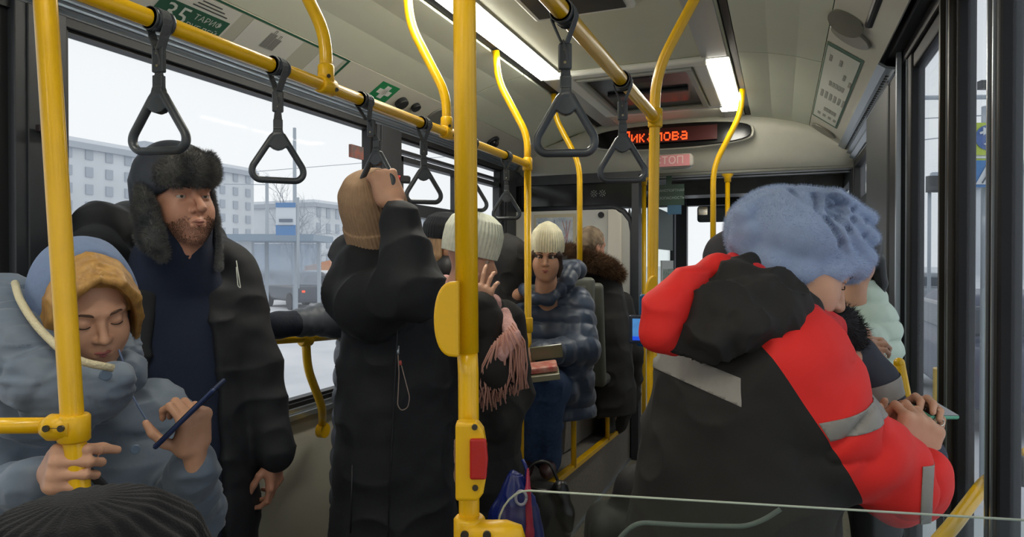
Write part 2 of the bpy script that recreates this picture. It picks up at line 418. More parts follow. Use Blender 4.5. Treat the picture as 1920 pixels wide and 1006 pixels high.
# roof shell outside
struct(sheet('roof', [(-1.99,2.08),(-1.95,2.35),(-1.7,2.5),(-.73,2.56),(.3,2.5),(.50,2.38),(.52,2.20)], YB-.1, 7.5, mat('roof_paint', (200,205,205), .5), .03))
# left wall
lw = MB(); lw.box(-1.98, XL, YB, 4.72, 0, .765)
struct(lw.build('wall_left', PAN))
struct(MB().box(-1.96, -1.868, YB, 4.72, .745, .77).box(-1.962, -1.88, YB, 4.72, .77, .792).build('trim_10', ALU, bevel=.004))
struct(MB().box(-1.96, -1.888, YB, 4.72, .792, .810).box(-1.96, -1.886, YB, 4.72, 2.072, 2.10).build('trim_11', BLK))
wins = [(-4.1,-2.0),(-1.88,-.32),(-.20,1.14),(1.28,2.84),(3.07,4.49)]
for i, (a, b) in enumerate(wins):
    wn = struct(empty('window_%d' % (i+1), (XL, a, .81)))
    MB().box(-1.958, -1.952, a-.02, b+.02, .80, 2.08).build('pane', GLS, wn)
    fr = MB(); e = .022
    fr.box(-1.95, -1.90, a, a+e, .81, 2.075).box(-1.95, -1.90, b-e, b, .81, 2.075)
    fr.box(-1.95, -1.905, a+e, b-e, .81, .822).box(-1.95, -1.905, a+e, b-e, 2.062, 2.075)
    fr.build('frame', BLK, wn)
    if i == 4 or i == 1:
        m_ = (a+b)/2+.02
        MB().box(-1.955, -1.885, a+e, b-e, 1.655, 1.725).build('transom', DKF, wn)
        v = MB()
        for (p, q) in ((a+e, m_), (m_, b-e)):
            v.box(-1.945, -1.893, p, p+.03, 1.725, 1.975).box(-1.945, -1.893, q-.03, q, 1.725, 1.975).box(-1.945, -1.893, p, q, 1.945, 1.975)
        v.build('vent_frame', DKF, wn)
        MB().box(-1.95, -1.905, a+e, b-e, 1.995, 2.012).build('top_bar', DKF, wn)
for a, b in ((-2.0,-1.88),(-.32,-.20),(1.14,1.28),(2.84,3.07),(4.49,4.72)):
    struct(MB().box(-1.96, -1.872, a, b, .812, 2.095).box(-1.872, -1.866, a+.03, b-.03, .812, 2.095).build('pillar_left', DKF, bevel=.006))
# right wall
def post(X0, X1, a, b, z0, z1, m, nm):
    return MB().box(X0, X1, a, b, z0, z1).build(nm, m, bevel=.004)
struct(MB().box(XR, .54, YB, .30, 0, .85).box(XR, .54, YB, .30, 2.05, 2.2).build('wall_right', PAN))
for i, (a, b) in enumerate(((-4.1,-2.0),(-1.9,.2))):
    wn = struct(empty('window_%d' % (i+6), (XR, a, .85)))
    MB().box(.508, .514, a, b, .85, 2.05).build('pane', GLS, wn)
    MB().box(.47, .52, a-.1, a, .85, 2.05).box(.47, .52, b, b+.1, .85, 2.05).build('frame', DKF, wn)
BKD = mat('door_frame_black', (20,20,23), .5, .0, noise=.1, spec=.3)
BRD = mat('door_edge_bronze', (52,47,40), .4, .4)
# door header and mechanism box
struct(MB().box(.41, .50, .2, 3.25, 2.13, 2.30).box(.37,.42,.2,3.25,2.17,2.32).build('trim_12', BKD, bevel=.006))
hb = MB().box(.265, .43, 1.85, 2.62, 2.21, 2.40).build('door_motor_box', BKD, bevel=.012); struct(hb)
MB().box(.28, .34, 2.1, 2.28, 2.192, 2.211).build('cover_plate', mat('plate_brown', (70,62,56), .4), hb)
def leaf(name, a, b, s0, s1):
    d_ = struct(empty(name, (.44, a, .02)))
    fr = MB().box(.418, .462, a, a+s0, .03, 2.18).box(.418, .462, b-s1, b, .03, 2.18).box(.425, .46, a+s0, b-s1, .03, .22).box(.425, .46, a+s0, b-s1, 2.08, 2.18)
    fr.build('frame', BKD, d_, bevel=.006)
    MB().box(.441, .447, a+s0-.01, b-s1+.01, .21, 2.09).build('pane', GLD, d_)
    MB().box(.414, .418, a+.012, a+.020, .05, 2.16).box(.414, .418, b-.022, b-.014, .05, 2.16).build('seal_strip', ALU, d_)
    return d_
leaf('door_1', .42, 1.02, .04, .04)
d1 = leaf('door_2', 1.04, 1.715, .045, .05)
d2 = leaf('door_3', 1.722, 2.10, .02, .075)
d3 = leaf('door_4', 2.115, 2.78, .10, .09)
MB().box(.404, .418, 2.045, 2.062, .03, 2.18).build('edge_profile', BRD, d2)
MB().box(.404, .418, 2.15, 2.168, .03, 2.18).build('edge_profile', BRD, d3)
struct(MB().box(.40, .47, 2.83, 3.05, 0, 2.18).build('pillar_right', BKD, bevel=.01))
struct(MB().box(.39, .405, 2.80, 2.825, 0, 2.2).build('edge_glint', ALU))  # bright metal strip stands in for a glint along the edge
struct(MB().box(.395, .47, 3.07, 3.80, 0, 2.15).build('pillar_right_wide', mat('pillar_grey', (52,56,60), .5, noise=.05), bevel=.012))
wn = struct(empty('window_8', (XR, 3.9, 1.0)))
MB().box(.46, .50, 3.82, 4.98, 0, 1.0).build('lower_panel', PAN, wn)
MB().box(.478, .484, 3.84, 4.96, 1.0, 2.06).build('pane', GLS, wn)
MB().box(.445, .49, 3.82, 3.86, 1.0, 2.07).box(.445, .50, 4.92, 4.98, 1.0, 2.07).box(.445, .50, 3.86, 4.92, 1.0, 1.03).box(.44, .50, 3.86, 4.92, 1.74, 1.79).box(.445, .50, 3.86, 4.92, 2.03, 2.07).build('frame', BLK, wn)
# yellow diagonal and upright grab bars on the door leaves, and one bar drawn for a reflection
b_ = MB().tube(smoothpath([W(1700,1090,1.40),W(1790,985,1.50),W(1850,905,1.66),W(1935,850,1.52)], .03), .017)
tag(b_.build('door_grab_bar', Y_), 'yellow diagonal grab bar low across the black folding door', 'grab bar')
b_ = MB().tube([W(1712,860,1.62), W(1704,766,1.60), W(1687,682,1.585)], .0125)
b_.ell(W(1687,680,1.585), .0125)
tag(b_.build('grab_pole', Y_), 'short yellow grab pole with rounded top beside the hand holding a phone', 'pole')
b_ = MB().tube([W(1757,860,2.25), W(1758,690,2.2)], .012)  # solid bar in place of a yellow reflection in the door glass
tag(b_.build('grab_pole', Y_), 'thin yellow bar standing in for a reflection in the door glass', 'pole')
# rear of the bus, behind the photographer
bk = MB().box(-1.98, .54, YB-.06, YB, 0, 1.0).box(-1.98, .54, YB-.06, YB, 2.0, 2.5).box(-1.98, -1.7, YB-.06, YB, 1.0, 2.0).box(.3, .54, YB-.06, YB, 1.0, 2.0)
struct(bk.build('wall_back', PAN))
struct(MB().box(-1.7, .3, YB-.03, YB-.024, 1.0, 2.0).build('window_9', GLS))
# ------------------------------------------------------------------ front bulkhead (fascia)
prof = [(4.86,2.425),(4.80,2.40),(4.84,2.30),(4.93,2.15),(4.99,2.075),(5.03,2.06),(5.10,2.07)]
mb = MB(); n = len(prof); xs = [-1.93,-1.7,-1.25,-.73,-.2,.17,.35,.50]; tops = [2.12,2.27,2.42,2.425,2.42,2.32,2.2,2.12]
v = []; f = []
for i, (x, tz) in enumerate(zip(xs, tops)):
    for (y, z) in prof:
        zz = 2.06+(z-2.06)*(tz-2.06)/.365; v.append((x, y+(.03 if i in (0, len(xs)-1) else 0), zz))
for i in range(len(xs)-1):
    for j in range(n-1): f.append((i*n+j, i*n+j+1, (i+1)*n+j+1, (i+1)*n+j))
o = MB().add(v, f, True).build('trim_14', FASC); md = o.modifiers.new('t', 'SOLIDIFY'); md.thickness = .02; md.offset = 0; struct(o)
struct(MB().box(-1.93, .5, 5.0, 5.10, 2.035, 2.062).build('trim_15', mat('fascia_lip', (120,120,112), .4), bevel=.008))
struct(MB().box(-1.93, .5, 4.98, 5.05, 2.40, 2.52).build('trim_16', FASC))
# route display
ds = empty('route_display', (-.74, 4.82, 2.30), 'black oval route display with red lit letters above the bulkhead', 'display')
el = []
for k in range(40):
    a = 2*math.pi*k/40; c_, s_ = math.cos(a), math.sin(a)
    el.append((.55*math.copysign(abs(c_)**1.0, c_), .088*math.copysign(abs(s_)**.55, s_)))
MB().prism([(a*1.03, b*1.09) for a, b in el], (-.74,4.80,2.295), (1,0,0), (0,.16,.987), -.02).build('rim', FASC, ds, bevel=.004)
o = MB().prism(el, (-.74,4.782,2.295), (1,0,0), (0,.16,.987), -.016).build('housing', mat('display_black', (16,17,19), .22), ds, bevel=.004)
o = MB().prism([(-.33,-.052),(.33,-.052),(.33,.052),(-.33,.052)], (-.74,4.7655,2.297), (1,0,0), (0,.16,.987), .0015).build('screen', mat('display_screen', (74,34,34), .3), ds)
FONT = {'П':['11111','10001','10001','10001','10001','10001','10001'],'и':['00000','00000','10001','10011','10101','11001','10001'],
 'к':['00000','00000','10010','10100','11000','10100','10010'],'а':['00000','00000','01110','00001','01111','10001','01111'],'л':['00000','00000','00111','01001','01001','01001','10001'],
 'о':['00000','00000','01110','10001','10001','10001','01110'],'в':['00000','00000','11110','10001','11110','10001','11110'],'Л':['00111','01001','01001','01001','01001','01001','10001']}
mb = MB(); px_ = .0096; x0 = -.74-.315
up_ = nrm([0,.16,.987])
for ci, ch in enumerate('Пикалова'):
    for r_ in range(7):
        for c_ in range(5):
            if FONT[ch][r_][c_] == '1':
                cx = x0+(ci*6+c_)*px_; zz = (3-r_)*px_*1.3; p = A([cx, 4.7625, 2.300])+up_*zz
                mb.box(p[0]-px_*.47, p[0]+px_*.47, p[1]-.0005, p[1]+.0005, p[2]-px_*.60, p[2]+px_*.60)
mb.build('lettering', mat('led_red', (255,70,24), .5, emit=2.2), ds)
# stop sign box
ss = empty('stop_sign', (-.725, 4.74, 2.09), 'unlit pink stop request sign box with rounded ends under the display', 'sign')
MB().box(-.885,-.565,4.70,4.80,2.055,2.155).build('box', mat('clear_plastic', (170,165,155), .25), ss, bevel=.03, seg=4)
MB().box(-.865,-.585,4.694,4.70,2.066,2.144).build('face', mat('stop_pink', (200,126,130), .4), ss)
text_part('lettering', 'СТОП', (-.725,4.6925,2.105), (1,0,0), (0,0,1), .072, mat('stop_letters', (226,200,194), .5), ss)
# roof hatch
rh = empty('roof_hatch', (-.72, 3.85, 2.40), 'pale framed roof hatch with dark recess in the ceiling', 'hatch')
def frame4(mb, x0, x1, y0, y1, wd, z0, z1):
    return mb.box(x0, x1, y0, y0+wd, z0, z1).box(x0, x1, y1-wd, y1, z0, z1).box(x0, x0+wd, y0+wd, y1-wd, z0, z1).box(x1-wd, x1, y0+wd, y1-wd, z0, z1)
frame4(MB(), -1.10, -.34, 3.35, 4.40, .075, 2.372, 2.405).build('frame', mat('hatch_frame', (236,236,226), .4), rh, bevel=.014, seg=3)
frame4(MB(), -1.02, -.42, 3.43, 4.32, .03, 2.362, 2.385).build('inner_frame', mat('hatch_inner', (170,172,164), .4), rh, bevel=.005)
MB().box(-.99,-.45,3.46,4.29,2.388,2.398).build('hatch_glass', mat('hatch_dark', (40,42,40), .2), rh)
MB().box(-.80,-.64,3.50,3.60,2.366,2.386).build('latch', DKF, rh, bevel=.006); MB().box(-.95,-.49,3.84,3.88,2.37,2.388).build('cross_bar', DKF, rh, bevel=.006)
rv = empty('ceiling_vent', (-.72, 2.2, 2.40), 'pale ceiling vent panel at the top edge of the picture', 'vent')
MB().box(-.93,-.52,1.55,2.56,2.375,2.405).build('frame', mat('hatch_frame', (0,0,0)), rv, bevel=.012)
MB().box(-.90,-.55,1.60,2.52,2.37,2.376).build('grille', DKF, rv)
# ceiling light strips
for nm, x0, x1, segs, lb in (('left', -1.213, -1.095, ((-3.2,-2.0),(-.2,.5),(1.55,3.42)), 'long white light strip over the window side, its end between the straps'),
                         ('right', -.365, -.245, ((-3.2,-2.0),(-.2,.5),(3.41,4.57)), 'short white light strip on the door side ahead of the roof hatch')):
    for k, (a, b) in enumerate(segs):
        l = empty('light_strip', ((x0+x1)/2, a, 2.4), lb if k == 2 else ('white light strip above the rear seats, %s' % ('window side' if nm == 'left' else 'door side') if k == 0 else 'white light strip above the photographer, %s' % ('window side' if nm == 'left' else 'door side')), 'light', 'ceiling light strips')
        MB().box(x0-.008, x1+.008, a-.02, b+.02, 2.396, 2.41).build('housing', mat('lamp_housing', (190,190,182), .4), l)
        MB().box(x0, x1, a, b, 2.386, 2.396).build('diffuser', LEDM, l, bevel=.004)
    for (a, b) in (((3.46,4.80),) if nm == 'left' else ((.55,3.37),(4.61,4.8))):
        struct(MB().box(x0, x1, a, b, 2.394, 2.406).build('trim_17' if nm == 'left' else 'trim_18', mat('lamp_blank', (186,184,176), .3), bevel=.003))
# ------------------------------------------------------------------ driver's cabin wall
cw = struct(empty('wall_front', (-1.43, 4.72, 0)))
pl = [(-1.90,0),(-.985,0),(-.985,1.62),(-1.0,1.70),(-1.05,1.765),(-1.12,1.80),(-1.90,1.80)]
MB().prism(pl, (0,4.755,0), (1,0,0), (0,0,1), .035).build('panel', PANW, cw)
MB().prism([(-1.16,.0),(-1.06,.0),(-1.06,1.74),(-1.10,1.78),(-1.16,1.78)], (0,4.718,0), (1,0,0), (0,0,1), .016).build('curved_edge', mat('cabin_edge', (226,220,205), .35), cw, bevel=.02, seg=4)
fr = MB()
oo = [(-.985,0),(-.985,1.62),(-1.0,1.70),(-1.05,1.765),(-1.12,1.80),(-1.90,1.80)]
fr.tube([(p[0], 4.735, p[1]) for p in oo], .022, 8)
fr.box(-.985,-.935,4.70,4.80,0,2.03).box(-1.90,-.90,4.72,4.78,1.98,2.05)
fr.build('frame', DKF, cw)
MB().box(-1.90,-.98,4.75,4.756,1.80,1.99).build('smoked_pane', mat('smoked_glass', (22,24,24), .12), cw)
text_part('scribble', '※※', (-1.24,4.745,1.90), (1,0,0), (0,0,1), .10, mat('grey_print', (90,92,90), .5), cw)
MB().disc((-1.21,4.72,1.745), (0,-1,0), .022, .012).build('lock', BLK, cw)
mp = empty('route_map', (-1.56, 4.718, 1.6), 'framed route map poster on the pale cabin wall', 'poster')
MB().box(-1.725,-1.40,4.708,4.719,1.38,1.76).build('frame', mat('map_frame', (190,180,150), .5), mp, bevel=.003)
MB().box(-1.705,-1.42,4.706,4.708,1.40,1.735).build('sheet', mat('map_sheet', (206,210,212), .6, rgb2=(160,172,186), nscale=22), mp)
l_ = MB()
for k in range(9):
    z = 1.43+k*.033; l_.box(-1.69,-1.69+RNG.uniform(.06,.12),4.7045,4.706,z,z+.006)
l_.box(-1.565,-1.56,4.7045,4.706,1.41,1.72)
l_.build('print_lines', mat('map_blue', (110,130,160), .6), mp)
l2 = MB()
for k in range(3): l2.tube([(-1.55+k*.04,4.7055,1.42),(-1.53+k*.03,4.7055,1.52),(-1.47+k*.005,4.7055,1.60),(-1.50+k*.03,4.7055,1.71)], .0022, 5)
l2.build('route_lines', mat('map_red', (170,90,90), .6), mp)
# cabin side toward the aisle
cs = struct(empty('wall_cabin', (-1.01, 5.6, 0)))
MB().box(-1.04,-1.01,4.80,6.95,0,1.10).build('panel', PANW, cs)
MB().box(-1.045,-1.01,4.80,6.95,1.10,1.14).box(-1.045,-1.01,4.80,6.95,1.98,2.06).box(-1.045,-1.0,5.62,5.70,0,2.06).box(-1.045,-1.0,6.85,6.95,0,2.06).build('frame', DKF, cs, bevel=.005)
MB().box(-1.028,-1.022,4.80,6.88,1.14,1.98).build('pane', GLP, cs)
MB().box(-1.012,-1.008,5.74,6.80,1.52,1.88).build('green_notice', mat('dark_green_sign', (24,58,44), .5), cs)
sg = empty('notice_board', (-.77, 4.99, 1.9), 'dark green lettered notice hanging under the bulkhead by the cabin door', 'sign')
q0 = MB().box(-.87,-.66,4.99,5.0,1.82,1.975).box(-.79,-.75,4.992,4.998,1.975,2.04).build('board', mat('dark_green_sign', (0,0,0)), sg)
text_part('lettering', 'ТРАНСПОРТНАЯ', (-.765,4.989,1.93), (1,0,0), (0,0,1), .026, mat('sign_text', (150,165,158), .6), sg)
text_part('lettering', 'БЕЗОПАСНОСТЬ', (-.765,4.989,1.875), (1,0,0), (0,0,1), .026, mat('sign_text', (150,165,158), .6), sg)
MB().box(-.78,-.68,4.985,4.995,1.755,1.822).build('blue_label', mat('blue_sign', (44,92,122), .5), sg)
hc = MB()
for k in range(7): hc.ell((-1.075+.012*math.sin(k*2.1), 5.05+k*.075, 1.48), (.02,.05,.34), 10, 8)
hc.build('window_curtain', mat('curtain_cloth', (196,190,190), .8, rgb2=(120,112,116), nscale=9, stretch=(1,3,.4)))
tag(bpy.data.objects['window_curtain'], 'pale patterned curtain hanging inside the cabin door glass', 'curtain')
nb = empty('notice_card', (-1.0, 6.5, 1.30), 'small white and green notice card on the cabin door', 'sign')
MB().box(-1.022,-1.008,6.15,6.84,1.18,1.42).build('card', WHT, nb)
MB().box(-1.008,-1.006,6.2,6.8,1.22,1.34).build('print', mat('card_green', (40,92,60), .6, rgb2=(190,196,180), nscale=40), nb)
# ------------------------------------------------------------------ windscreen and dashboard
ws = struct(empty('window_10', (-.7, 7.3, 1)))
MB().box(-1.95,.50,7.30,7.31,1.0,2.10).build('pane', GLS, ws)
MB().box(-1.95,.52,7.24,7.36,2.00,2.55).box(-1.95,.52,7.2,7.4,.9,1.02).box(-1.98,-1.88,7.2,7.4,.9,2.2).box(.44,.54,7.2,7.4,.9,2.2).box(-.50,-.40,7.22,7.34,1.0,2.1).box(-1.04,-.93,7.22,7.34,1.0,2.1).build('frame', BLK, ws)
struct(MB().box(-1.95,.50,7.0,7.42,0,.95).build('dashboard', DKF, bevel=.04))
struct(MB().box(-1.95,.50,5.12,7.2,2.10,2.16).box(-1.95,.5,5.12,5.2,2.03,2.12).box(-.9,.5,5.9,6.2,1.98,2.11).build('ceiling_cab', mat('cab_ceiling', (84,84,80), .4, noise=.3, nscale=6)))
struct(MB().box(-1.98,-1.9,4.72,7.3,0,1.0).box(-1.98,-1.9,6.9,7.3,1.0,2.1).box(-1.98,-1.9,4.72,4.95,1.0,2.1).build('wall_cab_left', DKF))
struct(MB().box(-1.95,-1.944,4.95,6.9,1.0,2.1).build('window_11', GLS))
struct(MB().box(.44,.52,5.0,5.25,0,2.1).box(.44,.52,6.45,6.6,0,2.1).box(.44,.52,7.1,7.3,0,2.1).box(.45,.50,5.25,6.45,1.98,2.1).box(.46,.50,6.6,7.1,0,1.0).build('pillar_front', BLK, bevel=.008))
struct(MB().box(.478,.484,5.25,6.45,.1,2.0).build('door_5', GLD)); struct(MB().box(.478,.484,6.6,7.1,1.0,2.1).build('window_12', GLS))
mr = empty('rear_view_mirror', (-.6, 6.7, 1.87), 'dark driver mirror hanging before the windscreen', 'mirror')
MB().box(-.76,-.45,6.66,6.72,1.79,1.95).build('housing', mat('mirror_dark', (70,76,80), .4), mr, bevel=.03, seg=4)
MB().box(-.745,-.66,6.655,6.66,1.86,1.94).build('glass', mat('mirror_glass', (230,235,240), .1, .9), mr)
MB().tube([(-.6,6.69,1.94),(-.6,6.72,2.12)], .012, 8).build('arm', BLK, mr)
mr = MB().box(-.30,.30,6.9,6.93,1.90,2.05).build('sun_visor', mat('visor_grey', (100,104,104), .5), bevel=.01); tag(mr, 'grey sun visor folded down over the windscreen', 'visor')
# ------------------------------------------------------------------ seat platform over the wheel
mb = MB(); v = [(-1.9,2.62,0),(-1.0,2.62,0),(-1.0,4.70,0),(-1.9,4.70,0),(-1.9,2.62,.375),(-1.0,2.62,.375),(-1.0,4.70,.27),(-1.9,4.70,.27)]
mb.add(v, [(0,3,2,1),(4,5,6,7),(0,1,5,4),(1,2,6,5),(2,3,7,6),(3,0,4,7)])
struct(mb.build('seat_platform', STEP))
mb = MB().quadbox((-1.0,2.60,.378),(-1.0,4.42,.286),.035,.03)
o = mb.build('trim_19', Y_, bevel=.004); struct(o)
struct(MB().box(-1.0,-.985,2.62,4.70,0,.012).build('trim_20', ALU))
# wheel box between the pale panel and seat backs
struct(MB().add([(-1.9,3.55,.36),(-1.12,3.55,.34),(-1.12,4.70,.28),(-1.9,4.70,.28),(-1.9,3.62,.70),(-1.12,3.62,.66),(-1.12,4.25,.66),(-1.9,4.25,.70)],[(0,3,2,1),(4,5,6,7),(0,1,5,4),(1,2,6,5),(2,3,7,6),(3,0,4,7)]).build('wheel_box', STEP))
# ------------------------------------------------------------------ rails and poles
RX, RZ = -1.09, 1.855
def clamp(mb, p, ax, r=.024, l=.05): 
    mb.tube([A(p)-nrm(ax)*l/2, A(p)-nrm(ax)*l*.42, A(p)+nrm(ax)*l*.42, A(p)+nrm(ax)*l/2], [r*.85, r, r, r*.85], 16)
def bolts(name, pts, nor, par, r=.006):
    for p in pts: MB().disc(p, nor, r, .004, 12).build(name, mat('bolt_steel', (90,86,80), .3, .9), par)
hr = empty('ceiling_rail', (RX, 1, RZ), 'yellow ceiling grab rail above the window side standees', 'rail')
MB().tube([(RX-.005,-.6,RZ),(RX,2.905,RZ)], .0165, 18).build('tube', Y_, hr)
for k, (yy, xx) in enumerate(((1.418,-1.25),(2.086,-1.25),(2.89,-1.25),(-.2,-1.25))):
    MB().tube(smoothpath([(RX,yy,RZ+.005),(RX,yy,RZ+.13),(xx+.012,yy,RZ+.40),(xx,yy,2.395)], .09), .0165, 16).build('hanger', Y_, hr)
    if k != 2:
        c = MB(); clamp(c, (RX,yy,RZ), (0,1,0), .0225, .055); clamp(c, (RX,yy,RZ+.03), (0,0,1), .021, .05); c.build('clamp', Yk, hr)
        bolts('bolt', [(RX+.018,yy-.014,RZ+.02),(RX+.02,yy+.016,RZ-.008)], (1,-.6,0), hr, .005)
hr2 = empty('ceiling_rail', (-.37, 1, RZ), 'yellow ceiling grab rail running above the middle of the aisle', 'rail')
MB().tube([(-.37,-.6,RZ),(-.37,2.12,RZ)], .0165, 18).build('tube', Y_, hr2)
MB().tube(smoothpath([(-.37,.3,RZ),(-.37,.3,RZ+.13),(-.22,.3,RZ+.40),(-.21,.3,2.395)], .09), .0165, 16).build('hanger', Y_, hr2)
# pole C and seat rail
def pole(name, label, pts, r=.0165, grp=None):
    e = empty(name, pts[-1] if pts[0][2] > pts[-1][2] else pts[0], label, 'pole', grp)
    MB().tube(smoothpath(pts, .09), r, 18).build('tube', Y_, e); return e
pc = pole('grab_pole', 'yellow grab pole at the window side rail end, before the cream-hatted woman', [(RX,2.89,RZ-.004),(RX+.005,2.885,.84),(RX+.0,2.80,.76),(RX+.0,2.80,.38)])
c = MB(); clamp(c, (RX,2.89,RZ), (0,0,1), .023, .06); c.build('clamp', Yk, pc); c = MB(); clamp(c, (RX+.003,2.888,1.112), (0,0,1), .023, .07); c.build('clamp', Yk, pc)
MB().tube([(RX,2.88,1.125),(RX-.75,2.84,1.125)], .015).build('side_bar', Y_, pc); MB().tube([(RX,2.88,1.06),(RX-.75,2.84,1.06)], .012).build('side_bar', Y_, pc)
pole('grab_pole', 'yellow pole bent out to the ceiling behind the cream hat', [(RX,3.75,1.10),(RX,3.75,RZ+.12),(-1.24,3.75,RZ+.40),(-1.25,3.75,2.395)])
pe = pole('grab_pole', 'yellow pole carrying the blue ticket reader', [(-.37,2.12,.55),(-.38,2.12,1.1),(-.37,2.12,RZ+.14),(-.22,2.12,RZ+.41),(-.21,2.12,2.395)], .0165)
c = MB(); clamp(c, (-.37,2.12,RZ), (0,0,1), .023, .06); clamp(c, (-.37,2.095,RZ), (0,1,0), .022, .045); c.build('clamp', Yk, pe)
def dplate(par, c, h, wd, side, th=.03):
    pts = [(0,-h/2)]+[(-side*wd*math.cos(a)**.6, h/2*math.sin(a)) for a in np.linspace(-1.35, 1.35, 16)]+[(0,h/2)]
    o = MB().prism(pts if side < 0 else pts[::-1], A(c)-FW*th/2, RT, UP, th).build('yellow_cover', Yk, par, bevel=.004, seg=3); return o
dplate(pe, W(1227,554,2.105), .13, .034, 1)
pole('grab_pole', 'yellow pole crossing the display end beside the bulkhead', [(-.37,4.05,.95),(-.37,4.05,RZ+.10),(-.22,4.05,RZ+.40),(-.21,4.05,2.395)])
for (x_, y_, lb, z0_) in ((-.955,5.0,'thin yellow pole mounted below the bulkhead by the cabin corner',.0),(-.36,5.03,'thin yellow pole mounted below the bulkhead near the driver mirror',.0)):
    e = pole('stanchion', lb, [(x_,y_,z0_),(x_,y_,2.02)], .0165)
    MB().tube([(x_,y_,1.98),(x_,y_,2.01),(x_,y_,2.03),(x_,y_,2.035)], [.024,.024,.042,.042], 16).build('flange', Yk, e)
# blue validator
va = empty('ticket_reader', W(1205,610,2.08), 'blue ticket reader with lit screen on the yellow pole', 'ticket reader')
p = W(1212,605,2.05)
Rv = np.stack([nrm(RT*1+FW*-.25), nrm(FW+RT*.25), UP], 1)
def obox(mb, c, r, R):
    c = A(c); v = [c+R@A([a*r[0], b*r[1], e*r[2]]) for e in (-1,1) for b in (-1,1) for a in (-1,1)]
    return mb.add(v, [(0,2,3,1),(4,5,7,6),(0,1,5,4),(2,6,7,3),(0,4,6,2),(1,3,7,5)])
obox(MB(), W(1222,628,2.09), (.045,.02,.035), Rv).build('bracket', mat('validator_blue', (14,88,136), .4), va, bevel=.008)
obox(MB(), W(1211,572,2.09), (.02,.015,.035), Rv).build('bracket', mat('validator_blue', (0,0,0)), va, bevel=.008)
obox(MB(), W(1198,617,2.055), (.030,.010,.044), Rv).build('case', mat('reader_dark', (36,48,66), .35), va, bevel=.005)
obox(MB(), W(1195,616,2.042), (.0145,.001,.031), Rv).build('screen', mat('reader_screen', (70,130,190), .3, emit=.75, rgb2=(60,100,150), nscale=60), va)
obox(MB(), W(1195,634,2.040), (.0145,.001,.006), Rv).build('screen_bar', mat('reader_bar', (20,70,200), .3, emit=.9), va)
# central pole P1
p1 = empty('grab_pole', (-.44,.90,0), 'thick yellow pole in the middle of the picture with a red stop button', 'pole')
tp = W(873,-60,1.0); bt = W(879,1010,1.0)
MB().tube([W(871,-160,1.0), W(871,0,1.0), W(876,660,1.0)], .0172, 26).build('tube', Y_, p1)
MB().tube([W(876,655,1.0), W(878,700,1.0), W(880,1100,.99), W(880,1560,.99)], .0155, 26).build('lower_tube', Y_, p1)
dplate(p1, W(864,594,.998), .110, .036, 1, .028)
hs = [(-.020,-.056),(.012,-.056),(.020,-.045),(.0245,-.02),(.0245,.02),(.020,.045),(.012,.056),(-.020,.056)]
o = MB().prism(hs, W(882,856,.975), RT, UP, .030).build('button_housing', Yk, p1, bevel=.005, seg=3)
MB().prism([(.0,-.029),(.0235,-.029),(.026,0),(.0235,.029),(.0,.029)], W(881,859,.9465), RT, UP, .008).build('stop_button', REDP, p1, bevel=.003)
bolts('bolt', [W(890,800,.9455), W(891,914,.9455)], -FW, p1, .0042)
o = MB(); clamp(o, W(880,1000,.985), UP, .0235, .05); o.tube([W(870,1006,.975), W(950,1006,.972), W(972,1008,.972), W(978,1014,.972)], [.023,.023,.018,.008], 18)
o.build('clamp', Yk, p1); bolts('bolt', [W(871,1003,.948), W(913,1003,.948)], -FW, p1, .006)
# left pole P0
p0 = empty('grab_pole', W(140,1500,1.06), 'yellow pole gripped by the woman with blond hair', 'pole')
MB().tube([W(82,-120,1.06), W(88,0,1.06), W(135,800,1.06), W(150,960,1.06), W(160,1500,1.06)], .0168, 26).build('tube', Y_, p0)
MB().tube([W(128,797,1.055), W(-200,800,1.03)], .0125, 18).build('side_bar', Y_, p0)
o = MB(); clamp(o, W(137,802,1.06), UP, .0235, .044); o.tube([W(137,801,1.055), W(92,801,1.05), W(80,801,1.05)], [.021,.021,.0135], 18); o.build('clamp', Yk, p0)
bolts('bolt', [W(86,803,1.0275), W(114,803,1.0275)], nrm(-FW), p0, .0052)
MB().quadbox(W(88,803,1.0262), W(112,803,1.0262), .0008, .0008).build('joint_line', DKF, p0)
# bar along the window wall with the red end
wb = empty('window_bar', W(572,640,2.6), 'yellow bar with red end under the gloved hand by the window', 'rail')
MB().tube([W(505,637,2.35), W(576,633,2.50), W(730,620,2.9)], .0165).build('tube', Y_, wb)
MB().tube(smoothpath([W(573,637,2.5), W(576,690,2.55), W(604,765,2.72), W(603,800,2.9)], .06), .0165).build('leg', Y_, wb)
MB().tube([W(482,641,2.32), W(507,638,2.35)], .0175).build('red_end', REDP, wb)
MB().disc(W(599,806,2.88), (1,0,0), .032, .03).build('foot', Yk, wb)
o = MB(); clamp(o, W(573,637,2.5), W(730,620,2.9)-W(505,637,2.35), .023, .05); o.build('clamp', Yk, wb)
